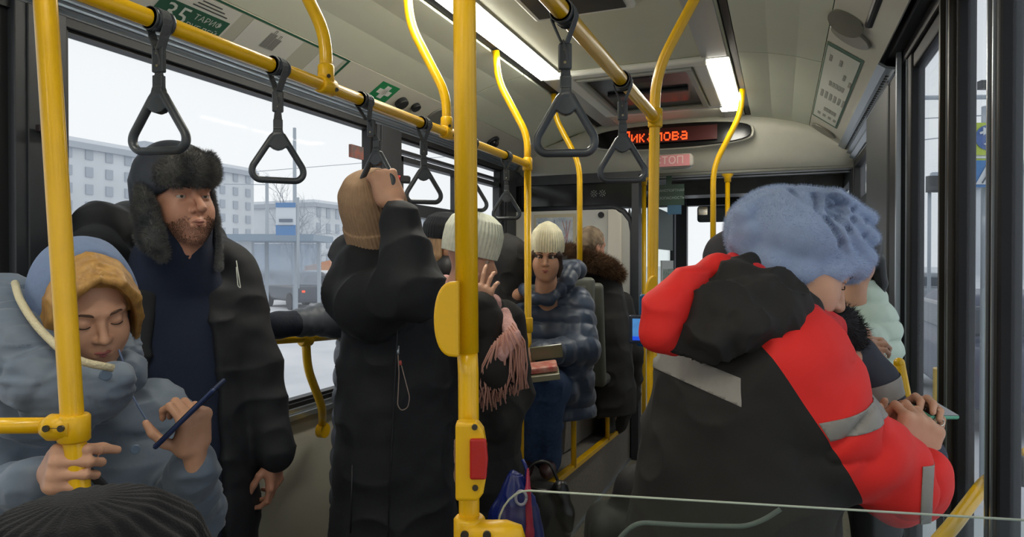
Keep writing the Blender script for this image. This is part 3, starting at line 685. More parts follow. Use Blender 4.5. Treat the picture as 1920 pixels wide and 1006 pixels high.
# ------------------------------------------------------------------ hanging straps
def strap(label, p, drop, yaw, tw, swing=(0,0), wid=.115, hh=.105, hr_=.0165):
    """p point on the rail axis; yaw turns the triangle's face"""
    p = A(p, float); e = empty('hanging_strap', p, label, 'strap', 'triangle hanging straps')
    ax = A([0,1.,0]); cl = MB(); cl.tube([p-ax*.021, p+ax*.021], hr_+.004, 18); cl.tube([p-ax*.021, p-ax*.015], hr_+.0055, 18); cl.tube([p+ax*.015, p+ax*.021], hr_+.0055, 18); cl.build('clamp', HND, e)
    n_ = A([math.cos(yaw), math.sin(yaw), 0]); xd = A([-n_[1], n_[0], 0]); sw = A([swing[0], swing[1], 0])
    top = p+A([0,0,-drop+hh])+sw; nk = top+A([0,0,.035]); mid = p+A([0,0,-.055])+sw*.3
    b = MB(); hw = .0095; th = .0024
    def ribbon(pts, ws):
        v = []; 
        for q, wv in zip(pts, ws):
            w2, n2 = wv; v += [q-w2*hw-n2*th/2, q+w2*hw-n2*th/2, q+w2*hw+n2*th/2, q-w2*hw+n2*th/2]
        f = []
        for i in range(len(pts)-1):
            for k in range(4): f.append((i*4+k, i*4+(k+1) % 4, i*4+4+(k+1) % 4, i*4+4+k))
        f += [(0,1,2,3),(len(v)-1,len(v)-2,len(v)-3,len(v)-4)]; b.add(v, f)
    arc = [p+(hr_+.006)*A([math.cos(a),0,math.sin(a)]) for a in np.linspace(math.pi, 0, 9)]
    ln = [mid-A([.004,0,0])]+[p+A([-hr_-.006,0,-.012])]+arc+[p+A([hr_+.006,0,-.012])]+[mid+A([.004,0,0])]
    ribbon(ln, [(ax, nrm([1,0,.01]))]*len(ln))
    ribbon([mid+A([0,0,.006]), mid*.6+nk*.4, nk], [(ax, A([1.,0,0])), (nrm(ax*.5+xd*.5), nrm(n_+A([1,0,0]))), (xd, n_)])
    b.build('webbing', STRP, e)
    k_ = MB(); R = np.stack([xd, n_, UP], 1); obox(k_, mid*.62+nk*.38, (.0125,.0055,.024), R); k_.build('clip', HND, e, bevel=.003)
    for s_ in (.012,-.012): MB().disc(mid*.62+nk*.38-n_*.0055+A([0,0,s_]), -n_, .0026, .001, 10).build('rivet', mat('rivet', (170,160,130), .3, .9), e)
    # triangle handle
    s_ = wid/2; pts = [(-s_*.16,-.0), (-s_*.98,-hh+.028), (-s_*.99,-hh+.012), (-s_*.78,-hh-.001), (s_*.78,-hh-.001), (s_*.99,-hh+.012), (s_*.98,-hh+.028), (s_*.16,0)]
    P = [top+xd*a+A([0,0,1])*c_ for a, c_ in pts]; P = smoothpath(P+[P[0]], .02, 5); P[-1] = P[0]
    h_ = MB(); h_.tube(P, .0078, 12, flat=(n_, 1.25))
    v0 = [(-s_*.17,0.012),(s_*.17,0.012),(s_*.36,-.026),(s_*.18,-.034),(0,-.037),(-s_*.18,-.034),(-s_*.36,-.026)]
    h_.prism(v0, top-n_*.0085, xd, UP, .017); obox(h_, top+UP*.018, (.0105,.006,.018), R)
    o = h_.build('handle', HND, e); md = o.modifiers.new('r', 'REMESH'); md.mode = 'VOXEL'; md.voxel_size = .0016; md.use_smooth_shade = True
    o.modifiers.new('s', 'SMOOTH').iterations = 4
    return e
yv = lambda px_, a=0: math.atan2(*(lambda q: (q[1], q[0]))(nrm(FW+RT*(px_-960)/FPX)))+math.radians(a)
strap('grey hanging strap above the fur hat, nearest the blond woman', (RX,.9197,RZ), .243, yv(300,-38), 0, hr_=.0165)
strap('grey hanging strap against the open sky between the fur hat and the bus stop sign', (RX,1.240,RZ), .262, yv(522,4), 0)
strap('grey hanging strap held by the raised hand of the woman in beige', (RX,1.586,RZ), .250, yv(700,-38), 0, swing=(.03,.02))
strap('grey hanging strap beside the raised hand, before the split window', (RX,1.924,RZ), .255, yv(797,10), 0)
strap('grey hanging strap half hidden behind the thick yellow pole', (RX,2.29,RZ), .255, yv(885,6), 0)
strap('grey hanging strap against the dark pillar at the rail end', (RX,2.635,RZ), .265, yv(950,-6), 0)
strap('large grey hanging strap on the aisle rail left of the display', (-.37,1.17,RZ), .252, yv(1058,0), 0, swing=(-.0,.01), wid=.108)
strap('grey hanging strap on the aisle rail before the red display letters', (-.37,1.655,RZ), .248, yv(1165,5), 0, wid=.112)
# ------------------------------------------------------------------ printed panels on the left ad strip
ex = nrm([0,1,0]); ad_up = nrm(A([-1.70,0,2.262])-A([-1.852,0,2.160])); ad_n = nrm(np.cross(ex, ad_up))
def adp(y, s, off=.0):
    """point on the ad strip: s from 0 lower edge to 1 upper"""
    q = A([-1.852,y,2.160])*(1-s)+A([-1.70,y,2.260])*s; return q+ad_n*off
def adquad(mb, y0, y1, s0, s1, off, th=.0008):
    a, b, c, d = adp(y0,s0,off), adp(y1,s0,off), adp(y1,s1,off), adp(y0,s1,off)
    v = [a,b,c,d]+[q+ad_n*th for q in (a,b,c,d)]
    return mb.add(v, [(3,2,1,0),(4,5,6,7),(0,1,5,4),(1,2,6,5),(2,3,7,6),(3,0,4,7)])
if ad_n[2] > 0: ad_n = -ad_n
af = empty('notice_strip', adp(1.4,.5), 'long notice strip with green frame, tariff panel and suitcase drawing above the window', 'notice')
mb = MB(); adquad(mb,.95,2.38,.02,.98,.001); mb.build('backing', mat('strip_grey', (176,176,160), .5), af)
mb = MB(); adquad(mb,.95,2.38,.945,.985,.002); adquad(mb,.95,2.38,.015,.05,.002); adquad(mb,2.366,2.38,.05,.945,.002); mb.build('green_border', GRN, af)
for a, b in ((1.38,1.775),(1.83,2.09),(2.20,2.34)):
    mb = MB(); adquad(mb,a,b,.08,.92,.0022); mb.build('card', mat('card_white', (202,202,192), .55), af)
mb = MB(); adquad(mb,1.50,1.765,.10,.62,.0034); mb.build('tariff_panel', GRN, af)
Ls = mat('strip_letters', (200,206,196), .5)
text_part('lettering', '35', adp(1.575,.36,.0048), ex, ad_up, .098, Ls, af)
text_part('lettering', 'ТАРИФ', adp(1.69,.47,.0048), ex, ad_up, .032, Ls, af)
text_part('lettering', 'РУБЛЕЙ', adp(1.69,.24,.0048), ex, ad_up, .032, Ls, af)
for k in range(3):
    mb = MB(); adquad(mb,1.60+k*.01,1.74-k*.02,.68+k*.07,.705+k*.07,.0034,.0003); mb.build('small_print', DKP, af)
mb = MB()
for (c_, w_, h_) in ((1.95,.034,.30),(1.985,.032,.24)):
    adquad(mb, c_-w_/2, c_+w_/2, .42, .42+h_*1.3, .0034)
    for q in (-.3,0,.3): adquad(mb, c_+q*w_-.0012, c_+q*w_+.0012, .44, .40+h_*1.3, .0042)
    adquad(mb, c_-.005, c_-.003, .42+h_*1.3, .50+h_*1.3, .0034); adquad(mb, c_+.003, c_+.005, .42+h_*1.3, .50+h_*1.3, .0034); adquad(mb, c_-.005, c_+.005, .50+h_*1.3, .52+h_*1.3, .0034)
mb.build('suitcase_drawing', mat('icon_grey', (128,128,124), .6), af)
mb = MB(); adquad(mb,1.86,2.05,.14,.17,.0034); adquad(mb,2.23,2.31,.20,.23,.0034); mb.build('small_print', DKP, af)
# first aid sign
fa = empty('first_aid_sign', adp(2.72,.5), 'small green sign with a white cross above the window', 'sign')
mb = MB(); adquad(mb,2.66,2.81,.26,.86,.001); mb.build('plate', mat('safety_green', (22,128,74), .5), fa)
mb = MB(); adquad(mb,2.717,2.753,.34,.78,.0022); adquad(mb,2.685,2.785,.48,.64,.0022); mb.build('cross', WHT, fa)
kn = empty('door_valve', adp(2.9,.55), 'two dark round knobs on the panel by the green cross sign', 'knob')
MB().disc(adp(2.90,.5,0), ad_n, .034, .03).build('knob', BLK, kn, bevel=.006); MB().disc(adp(3.03,.55,0), ad_n, .026, .024).build('knob', BLK, kn, bevel=.005)
sp = MB().disc(adp(3.28,.50,0), ad_n, .075, .012, 32).build('speaker_grille', mat('speaker_grey', (104,104,98), .5), bevel=.004); tag(sp, 'round grey speaker grille behind the thick yellow pole', 'speaker')
cm_ = empty('security_camera', adp(4.05,.55), 'small dark camera on the cove between two yellow poles', 'camera')
MB().disc(adp(4.05,.5,0), ad_n, .045, .02).build('base', DKF, cm_, bevel=.005); MB().ell(adp(4.05,.5,.022), .032).build('dome', mat('dome', (24,24,26), .1), cm_)
# ------------------------------------------------------------------ right panel poster, diffusers
ru = nrm(A([.168,0,2.298])-A([.345,0,2.168])); rn = nrm(np.cross(ru, ex)); rn = rn if rn[2] < 0 else -rn
def rp(y, s, off=0): return A([.345,y,2.168])*(1-s)+A([.168,y,2.298])*s+rn*off
def rquad(mb, y0, y1, s0, s1, off, th=.0008):
    a, b, c, d = rp(y0,s0,off), rp(y1,s0,off), rp(y1,s1,off), rp(y0,s1,off); v = [a,b,c,d]+[q+rn*th for q in (a,b,c,d)]
    return mb.add(v, [(3,2,1,0),(4,5,6,7),(0,1,5,4),(1,2,6,5),(2,3,7,6),(3,0,4,7)])
rpst = empty('rules_poster', rp(3.6,.5), 'white pictogram poster with green border above the door side window', 'poster')
mb = MB(); rquad(mb,2.98,4.42,.24,.985,.001); mb.build('green_border', mat('border_green', (52,92,70), .5), rpst)
mb = MB(); rquad(mb,3.02,4.38,.29,.955,.0024); mb.build('sheet', mat('poster_sheet', (196,198,186), .5), rpst)
mb = MB()
for (y0, n_, s0, s1) in ((3.12,2,.60,.82),(3.30,1,.45,.85),(3.36,1,.30,.42),(3.50,5,.40,.70),(4.05,5,.38,.66)):
    for k in range(n_):
        s_ = s0+(s1-s0)*k/max(1, n_-1) if n_ > 1 else s0
        rquad(mb, y0, y0+.085, s_, s_+.055, .0036)
for k in range(6): rquad(mb, 3.72, 3.86, .28+k*.11, .34+k*.11, .0036)
for k in range(4): rquad(mb, 4.22, 4.28, .32+k*.15, .40+k*.15, .0036)
mb.build('pictograms', mat('picto_grey', (140,140,130), .6), rpst)
for (y_, s_, lb) in ((2.78,.60,'round grey air diffuser with a bright tilted rim above the pictogram poster'),(4.66,.55,'round grey air diffuser at the far end of the pictogram poster')):
    e = empty('air_diffuser', rp(y_,s_), lb, 'diffuser')
    MB().disc(rp(y_,s_,0), rn, .082, .012, 36).build('disc', mat('diffuser_grey', (120,117,104), .35, .1), e, bevel=.004)
    if y_ < 3: MB().disc(rp(y_-.13,s_+.12,.012), nrm(rn+ex*-.25), .068, .006, 36).build('rim', mat('diffuser_chrome', (190,190,180), .25, .9), e)
mb = MB(); rquad(mb,2.3,2.36,.35,.5,.001); o = mb.build('warning_sticker', mat('sticker_red', (180,60,40), .5)); tag(o, 'small red sticker near the door mechanism at the top edge', 'sticker')
# ------------------------------------------------------------------ glass screen by the photographer
gp = empty('glass_screen', (0,1.0,.3), 'low clear glass screen with rounded corner by the thick pole', 'glass screen')
g0 = W(975,918,1.0); g1 = W(1905,975,.885); gx = nrm((g1-g0)*A([1,1,0])); L_ = np.linalg.norm((g1-g0)[:2]); z0 = g0[2]
g1[2] = z0
ar = [(.0+.05*(1-math.cos(a)), -.07*(1-math.sin(a))) for a in np.linspace(0, math.pi/2, 8)]
prf = [(-.035, -.75)]+[(-.035+p_[0], p_[1]) for p_ in ar]+[(L_+.25, 0), (L_+.25, -.75)]
MB().prism(prf, A([g0[0],g0[1],z0]), gx, UP, .006).build('pane', GLP, gp)
edge = [A([g0[0],g0[1],z0])+gx*a+UP*b for a, b in prf[:-1]]
nn = nrm(np.cross(gx, UP))*.003
MB().tube([q+nn for q in edge], .0016, 8).build('polished_edge', mat('glass_edge', (176,184,166), .3), gp)
et = [W(1150,1035,.985), W(1165,1005,.982), W(1195,980,.975), W(1300,986,.962), W(1400,988,.95), W(1435,975,.945), W(1465,955,.942)]
MB().tube(smoothpath(et, .02), .0035, 8).build('inner_line', mat('inner_line_grey', (96,104,98), .6), gp)  # thin grey-green line along the pane
# emergency hammers
def hammer(label, p, s=1):
    e = empty('emergency_hammer', p, label, 'hammer'); p = A(p)
    MB().quadbox(p, p+A([0,0,-.13*s]), .022*s, .02*s).build('handle', REDP, e, bevel=.004)
    MB().quadbox(p+A([0,-.035*s,.01]), p+A([0,.035*s,.01]), .02*s, .02*s).build('head', mat('hammer_dark', (50,40,42), .4, .4), e, bevel=.003)
hammer('red emergency hammer on the dark pillar behind the yellow pole', (-1.845,1.215,1.75), 1.)
h2 = empty('emergency_hammer', W(757,333,3.3), 'small red and black emergency hammer beside the raised hand', 'hammer')
MB().quadbox(W(742,334,3.2), W(752,335,3.2), .03, .03).build('red_knob', REDP, h2, bevel=.006)
MB().quadbox(W(752,336,3.2), W(769,337,3.2), .045, .035).build('body', BLK, h2, bevel=.006)
h3 = MB().box(-1.90,-1.885,2.64,2.74,1.90,1.96).build('red_sticker', mat('sticker_brown', (150,84,70), .5, rgb2=(90,84,84), nscale=30)); tag(h3, 'small red and grey sticker at the upper corner of the large window', 'sticker')
# ------------------------------------------------------------------ seats
SEAT = mat('seat_fabric', (66,68,66), .8, noise=.3, nscale=90); SHELL = mat('seat_shell', (92,94,86), .5, noise=.1)
def seat(label, x, y, z, dr):
    e = empty('passenger_chair', (x,y,z), label, 'seat')
    MB().box(x-.21,x+.21,y-.2,y+.2,z+.36,z+.43).build('cushion', SEAT, e, bevel=.03, seg=3)
    v = Vol(.009); b0 = A([x,y-dr*.19,z+.40]); R = rotm(y=(0,dr*1.,.14), z=(0,-dr*.14,1.))
    v.box(b0+R@A([0,0,.27]), (.21,.028,.31), .026, 0, R); volmesh('backrest', v, SHELL, e)
    v = Vol(.009); v.box(b0+R@A([0,.03,.27]), (.18,.02,.26), .02, 0, R); volmesh('back_pad', v, SEAT, e)
    for s_ in (-.17,.17): MB().tube([(x+s_,y,z-.0),(x+s_,y,z+.38)], .014, 10).build('leg', Y_, e)
seat('grey bus seat under the woman in the cream hat', -1.16, 3.30, .345, -1)
seat('grey bus seat by the window beside the woman in the cream hat', -1.68, 3.27, .345, -1)
seat('grey bus seat under the man with the fur trimmed hood', -1.16, 4.02, .31, 1)
seat('grey bus seat by the window beside the man with the fur trimmed hood', -1.68, 4.02, .31, 1)
# ------------------------------------------------------------------ outside
SNOW = mat('snowy_road', (190,194,200), .8, noise=.16, nscale=.5, rgb2=(222,224,228))
struct(MB().box(-260, 260, -200, 320, -.55, -.40).build('road', SNOW))
FAC = mat('facade_hazed', (205,210,216), .8, noise=.06, nscale=.3); ROOF = mat('roof_snow', (222,226,232), .8); WIN = mat('far_window', (160,170,182), .4)  # haze is put into the building colours: walls and windows paled
CORN = mat('cornice', (170,178,188), .8)
def building(name, label, X, y0, y1, h, cols, rows, m=FAC, dep=14, z0=-.4, wh=1.5, ww=1.1, face=1):
    b = empty(name, (X, y0, z0), label, 'building', None)
    MB().box(X-(dep if face > 0 else 0), X+(0 if face > 0 else dep), y0, y1, z0, z0+h).build('wall', m, b)
    MB().box(X-(dep if face > 0 else .6), X+(.6 if face > 0 else dep), y0-.5, y1+.5, z0+h-.7, z0+h).build('cornice', CORN, b)
    MB().box(X-(dep if face > 0 else .4), X+(.4 if face > 0 else dep), y0-.3, y1+.3, z0+h, z0+h+.5).build('roof', ROOF, b)
    st = (y1-y0)/cols; sr = (h-1.5)/rows; xx = X+.06*face
    c = 0
    for r in range(rows):
        for k in range(cols):
            y = y0+st*(k+.5); z = z0+1.2+sr*r+.5; c += 1
            MB().box(min(xx-.1,xx+.1), max(xx-.1,xx+.1), y-ww/2, y+ww/2, z, z+wh).build('window', WIN, b) if c <= 100 else None
    if c > 100:
        mb = MB(); c = 0
        for r in range(rows):
            for k in range(cols):
                c += 1
                if c > 100: y = y0+st*(k+.5); z = z0+1.2+sr*r+.5; mb.box(xx-.1, xx+.1, y-ww/2, y+ww/2, z, z+wh)
        stuff(mb.build('windows_rest', WIN, b))
    for k in range(3):
        y = y0+(y1-y0)*(k+.6)/3.2; MB().box(X-5, X-3.6, y, y+1.6, z0+h, z0+h+2.4).build('chimney', CORN, b)
    return b
building('apartment_building', 'long pale apartment block with rows of windows across the road', -75, -5, 80, 15.6, 34, 7, wh=1.15, ww=.9)
building('apartment_building', 'farther pale apartment block beyond the bus stop sign', -75, 94, 190, 12.2, 36, 4, wh=1.7, ww=1.0)
building('apartment_building', 'distant pale block seen through the split window with vents', -60, 200, 300, 14, 30, 5, wh=1.6, ww=1.2)
building('apartment_building', 'grey block across the street on the door side', 26, 60, 130, 13, 12, 4, face=-1)
struct(MB().box(-72, -30, -60, 200, -.40, -.28).build('snow_bank', SNOW))
GR = mat('lamp_grey', (160,170,180), .6)
def lpole(name, label, px, d, ytop, r=.09, cat='lamp post'):
    b = W(px, 500, d); b[2] = -.4; t = W(px, ytop, d)
    return tag(MB().tube([b, t], [r, r*.7], 10).build(name, GR), label, cat)
lpole('lamp_post', 'thin pale lamp post left of the bus stop sign outside', 501, 30, 330, .10)
lpole('lamp_post', 'tall pale lamp post right of the bus stop sign outside', 553, 24, 240, .085)
# wires
mb = MB().tube([W(475,322,60), W(700,304,62), W(860,292,64)], .03, 5); tag(mb.build('overhead_wire', GR), 'thin overhead wire crossing the sky behind the straps', 'wire')
mb = MB().tube([W(420,345,50), W(500,346,50)], .03, 5); tag(mb.build('overhead_wire', GR), 'short overhead wire between the apartment block and the lamp post', 'wire')
# bus stop sign
bs = empty('bus_stop_sign', W(536,500,17)*A([1,1,0]), 'blue and white bus stop sign on a post by the road', 'sign')
R3 = np.stack([RT, FW, UP], 1)
def ob(c, r, m, nm, par, bev=0): return obox(MB(), c, r, R3).build(nm, m, par, bevel=bev)
ob(W(537,411,17), (.255,.03,.40), mat('sign_white', (206,214,222), .5), 'panel', bs)
ob(W(536,384,16.96), (.25,.01,.06), mat('sign_blue', (70,124,180), .5), 'blue_band', bs)
ob(W(536,431,16.96), (.25,.01,.13), mat('sign_blue', (0,0,0)), 'blue_band', bs)
ob(W(536,413,16.95), (.17,.01,.04), mat('sign_dark', (90,104,124), .5), 'bus_drawing', bs)
ob(W(536,422,16.95), (.20,.01,.008), mat('sign_dark', (0,0,0)), 'print_line', bs)
MB().tube([W(559,370,17), W(559,540,17)], .035, 8).build('post', GR, bs)
# shelter
sh = empty('bus_shelter', W(520,520,19), 'glass bus shelter with flat roof beyond the road', 'shelter')
ob(W(525,447,19), (1.25,1.0,.09), mat('shelter_roof', (128,146,164), .5), 'roof', sh)
for px_ in (452, 500, 555, 598): q = W(px_,500,19); q[2] = .84; ob(q, (.04,.04,1.24), GR, 'post', sh)
ob(W(525,495,19.5), (1.2,.02,.60), glassmat('shelter_glass', .25, (.7,.76,.82)), 'pane', sh)
ob(W(462,505,18.6), (.18,.1,.80), mat('shelter_ad', (196,202,208), .5), 'ad_panel', sh)
# parked cars and shapes under snow
def car(label, p, ang, col, s=1.):
    p = A(p, float); p[2] = -.4; e = empty('car', p, label, 'car'); a = math.radians(ang); R = np.stack([A([math.cos(a),math.sin(a),0]), A([-math.sin(a),math.cos(a),0]), UP], 1)
    m = mat('car_'+col, {'grey':(120,126,134),'dark':(70,76,86),'white':(205,208,212),'blue':(60,66,90)}[col], .35)
    v = Vol(.07); v.box(p+R@A([0,0,.62]), (.85,2.15,.32), .15, .05, R); v.box(p+R@A([0,-.2,1.12]), (.72,1.15,.33), .25, .1, R); volmesh('body', v, m, e, 1)
    g = MB(); obox(g, p+R@A([0,-.2,1.15]), (.735,.95,.17), R); obox(g, p+R@A([0,-.2,1.15]), (.60,1.17,.17), R); g.build('window_band', mat('car_glass', (60,68,78), .15), e, bevel=.04)
    for sx in (-.78,.78):
        for sy in (-1.35,1.3): MB().disc(p+R@A([sx-.1*np.sign(sx),sy,.32]), R@A([np.sign(sx),0,0]), .33, .2, 18).build('wheel', BLK, e)
    for sx in (-.62,.62): obox(MB(), p+R@A([sx,-2.15,.72]), (.05,.04,.03), R).build('tail_light', mat('tail_red', (255,56,24), .3, emit=3.0), e)
    for sx in (-.62,.62): obox(MB(), p+R@A([sx,2.12,.66]), (.16,.04,.07), R).build('head_light', mat('head_lamp', (220,215,190), .2), e)
    return e
car('grey car parked beyond the bus shelter', W(520,560,34), 10, 'grey'); car('dark car parked under the bus stop sign', W(560,560,27), 60, 'dark')
car('white snowy car near the raised orange arm', W(610,560,30), 80, 'white'); car('dark car behind the blond woman', W(-20,560,20), 10, 'dark')
car('blue car with lit tail lights seen through the door glass', W(1872,660,8.4), 0, 'blue'); car('white car seen low through the door glass', (6.5,19,0), 0, 'white'); car('grey car ahead in the next lane', (4.6,28,0), 0, 'grey')
ex_ = empty('excavator', W(600,560,40), 'orange excavator with raised arm beyond the snowy road', 'excavator')
MB().quadbox(W(575,506,40), W(622,494,40), .5, .45).build('arm', mat('excavator_orange', (196,140,100), .6), ex_)
ob(W(632,515,40.2), (.9,.9,.6), mat('excavator_orange', (0,0,0)), 'cab', ex_)
ob(W(632,545,40.2), (1.1,1.2,.3), BLK, 'tracks', ex_)
MB().quadbox(W(575,506,40), W(572,530,40), .3, .3).build('stick', mat('excavator_orange', (0,0,0)), ex_)
# bare trees
BARK = mat('bare_branches', (150,158,168), .9)
def tree(label, p, h, seed, spread=1.):
    r = np.random.RandomState(seed); p = A(p, float); p[2] = -.4; mb = MB()
    def br(a, d, l, rad, n_):
        pts = [a]; 
        for k in range(3): d = nrm(d+r.randn(3)*.16); pts.append(pts[-1]+d*l/3)
        mb.tube(pts, [rad, rad*.85, rad*.7, rad*.55], 5)
        if n_ > 0:
            for k in range(4 if n_ > 1 else 5): br(pts[1+k % 3], nrm(d+r.randn(3)*.55*spread+A([0,0,.15])), l*.66, rad*.5, n_-1)
    br(p, A([0,0,1.]), h*.45, h*.014, 4)
    return tag(mb.build('bare_tree', BARK), label, 'tree')
tree('bare winter tree behind the bus shelter', W(540,500,44), 8, 3); tree('bare winter tree left of the excavator', W(590,500,50), 6, 4)
tree('bare winter tree between the two apartment blocks', W(565,500,70), 9, 5)
tree('bare winter tree on the door side pavement, nearest the bus', (6.3,9.0,0), 10, 6); tree('bare winter tree farther along the door side pavement', (8,17,0), 10, 8)
tree('bare winter tree beyond the windscreen', (3,34,0), 10, 9)
# crossing signs seen through the door glass
cs_ = empty('crossing_signs', W(1850,900,5.0)*A([1,1,0]), 'round blue arrows sign and triangular crossing sign on yellow boards', 'sign')
cx = 1850
ob(W(cx,262,5.0), (.115,.01,.125), mat('sign_lime', (186,206,36), .5), 'lime_board', cs_)
MB().disc(W(cx,258,4.985), -FW, .092, .004, 36).build('blue_disc', mat('road_blue', (44,92,166), .5), cs_)
aw = mat('arrow_white', (216,222,226), .5)
def tri(c, s, m, nm, par, dirx=1): 
    c = A(c); return MB().prism([(-s*.5*dirx,-s*.55),(s*.6*dirx,0),(-s*.5*dirx,s*.55)][::dirx], c, RT, UP, .003).build(nm, m, par)
tri(W(cx-1,246,4.97), .055, aw, 'arrow', cs_, 1); tri(W(cx+1,270,4.97), .055, aw, 'arrow', cs_, -1)
MB().quadbox(W(cx-14,250,4.97), W(cx-2,246,4.97), .003, .016).quadbox(W(cx+14,273,4.97), W(cx+2,270,4.97), .003, .016).build('arrow_tail', aw, cs_)
ob(W(cx,294,5.0), (.115,.01,.012), aw, 'white_strip', cs_); ob(W(cx,297,5.01), (.115,.01,.03), mat('sign_lime', (0,0,0)), 'lime_board', cs_)
ob(W(cx,326,5.0), (.115,.01,.10), mat('road_blue2', (40,120,186), .5), 'blue_square', cs_)
MB().prism([(-.088,-.07),(.088,-.07),(0,.085)], W(cx,328,4.985), RT, UP, .004).build('white_triangle', aw, cs_)
mb = MB(); mb.ell(W(cx+1,314,4.975), (.012,.006,.012), 10, 8); mb.quadbox(W(cx+1,318,4.975), W(cx-1,330,4.975), .012, .006); mb.quadbox(W(cx-1,330,4.975), W(cx-9,343,4.975), .009, .006); mb.quadbox(W(cx-1,330,4.975), W(cx+8,343,4.975), .009, .006); mb.quadbox(W(cx,320,4.975), W(cx+9,328,4.975), .007, .006)
mb.build('walking_figure', mat('figure_dark', (50,60,70), .5), cs_)
ob(W(cx,347,5.01), (.115,.01,.016), mat('sign_lime', (0,0,0)), 'lime_board', cs_)
MB().tube([W(cx-3,200,5.06), W(cx-3,640,5.06), W(cx-3,900,5.06)], .03, 10).build('post', GR, cs_)
tl = empty('traffic_light', W(1750,345,12), 'small black traffic light panel seen through the door glass', 'traffic light')
ob(W(1751,345,12), (.12,.06,.145), BLK, 'housing', tl); MB().tube([W(1742,330,12.05), W(1742,640,12.05)], .03, 8).build('post', GR, tl)
for z_ in (0,14,28): mb = MB().tube([W(1700,182+z_*3,14), W(1900,186+z_*2,12)], .012, 5); tag(mb.build('overhead_wire', GR), 'thin tram wire seen through the door glass, %s of three' % ('topmost' if z_ == 0 else 'middle' if z_ == 14 else 'lowest'), 'wire')
mb = MB().tube([W(1700,184,15), W(1900,182,14)], .05, 8); tag(mb.build('street_lamp', GR), 'horizontal grey street lamp arm seen through the door glass', 'lamp arm')
ob(W(1842,160,8), (.05,.04,.05), BLK, 'street_camera', None); tag(bpy.data.objects['street_camera'], 'small dark camera on the street arm outside the door', 'camera')
# ------------------------------------------------------------------ people
SK1 = mat('skin_fair', (198,150,122), .5, noise=.05, nscale=30, bump=.06, bscale=260)
SK2 = mat('skin_tan', (186,134,110), .5, noise=.07, nscale=30, bump=.08, bscale=240)
LIP = mat('lip_skin', (170,96,92), .4); LIP2 = mat('lip_skin_pale', (160,104,92), .5)
BROW = mat('brow_hair', (84,62,48), .8); BROWD = mat('brow_hair_dark', (40,32,28), .8)
EYEW = mat('eye_white', (176,168,160), .2); IRIS = mat('eye_iris', (52,44,38), .15)
def HR(f, u=(0,0,1)): return rotm(y=f, z=u)
def head(v, c, R, s=1., nose=1., lid=.0020, closed=False, jaw=1., ears=True, neck=.16, beard=0):
    L = lambda x, y, z: A(c)+R@(A([x, y, z])*s)
    v.ell(L(0,-.012,.038), A([.076,.094,.088])*s, .02*s, R); v.ell(L(0,.030,-.030), A([.060*jaw,.060,.086])*s, .03*s, R)
    v.ell(L(0,.040,-.070), A([.045*jaw,.042,.040])*s, .03*s, R); v.ell(L(0,.066,-.096), A([.022*jaw,.018,.018])*s, .025*s, R)
    for e in (-1, 1):
        v.ell(L(e*.038,.050,-.030), A([.026,.030,.032])*s, .025*s, R)
        v.cone(L(e*.012,.085,.032), L(e*.046,.070,.034), .0085*s, .008*s, .014*s)
    for e in (-1, 1): v.ell(L(e*.032,.094,.010), A([.019,.017,.0125])*s, .012*s, R, '-')
    for e in (-1, 1):
        ec = L(e*.0315,.0725,.0105)
        if closed: v.ell(ec, A([.0150]*3)*s, .004*s, R)
        else:
            v.ell(ec, A([.0146]*3)*s, .003*s, R, cut=(-R[:, 2], ec+R[:, 2]*lid*s)); v.ell(ec, A([.0144]*3)*s, .003*s, R, cut=(R[:, 2], ec-R[:, 2]*.0046*s))
    v.cone(L(0,.084,.018), L(0,.107*nose+.0,-.022), .0075*s, .0105*s, .010*s); v.ell(L(0,.102*nose,-.026), A([.011,.011,.0095])*s, .008*s, R)
    for e in (-1, 1): v.ell(L(e*.0125,.093,-.028), A([.0075,.009,.0075])*s, .006*s, R); v.ell(L(e*.007,.101,-.036), A([.0035,.0045,.003])*s, .003*s, R, '-')
    v.cone(L(-.018,.084,-.058), L(0,.093,-.0535), .006*s, .0065*s, .008*s); v.cone(L(.018,.084,-.058), L(0,.093,-.0535), .006*s, .0065*s, .008*s)
    v.cone(L(-.012,.086,-.0665), L(.012,.086,-.0665), .0075*s, .0075*s, .009*s)
    v.cone(L(-.022,.090,-.0605), L(.022,.090,-.0605), .0014*s, .0014*s, .002*s, '-'); 
    if ears:
        for e in (-1, 1): v.ell(L(e*.076,-.010,-.002), A([.009,.018,.031])*s, .008*s, R); v.ell(L(e*.083,-.006,.002), A([.006,.010,.018])*s, .004*s, R, '-')
    v.cone(L(0,-.018,-.05), L(0,-.034,-.05-neck), .052*s, .058*s, .03*s)
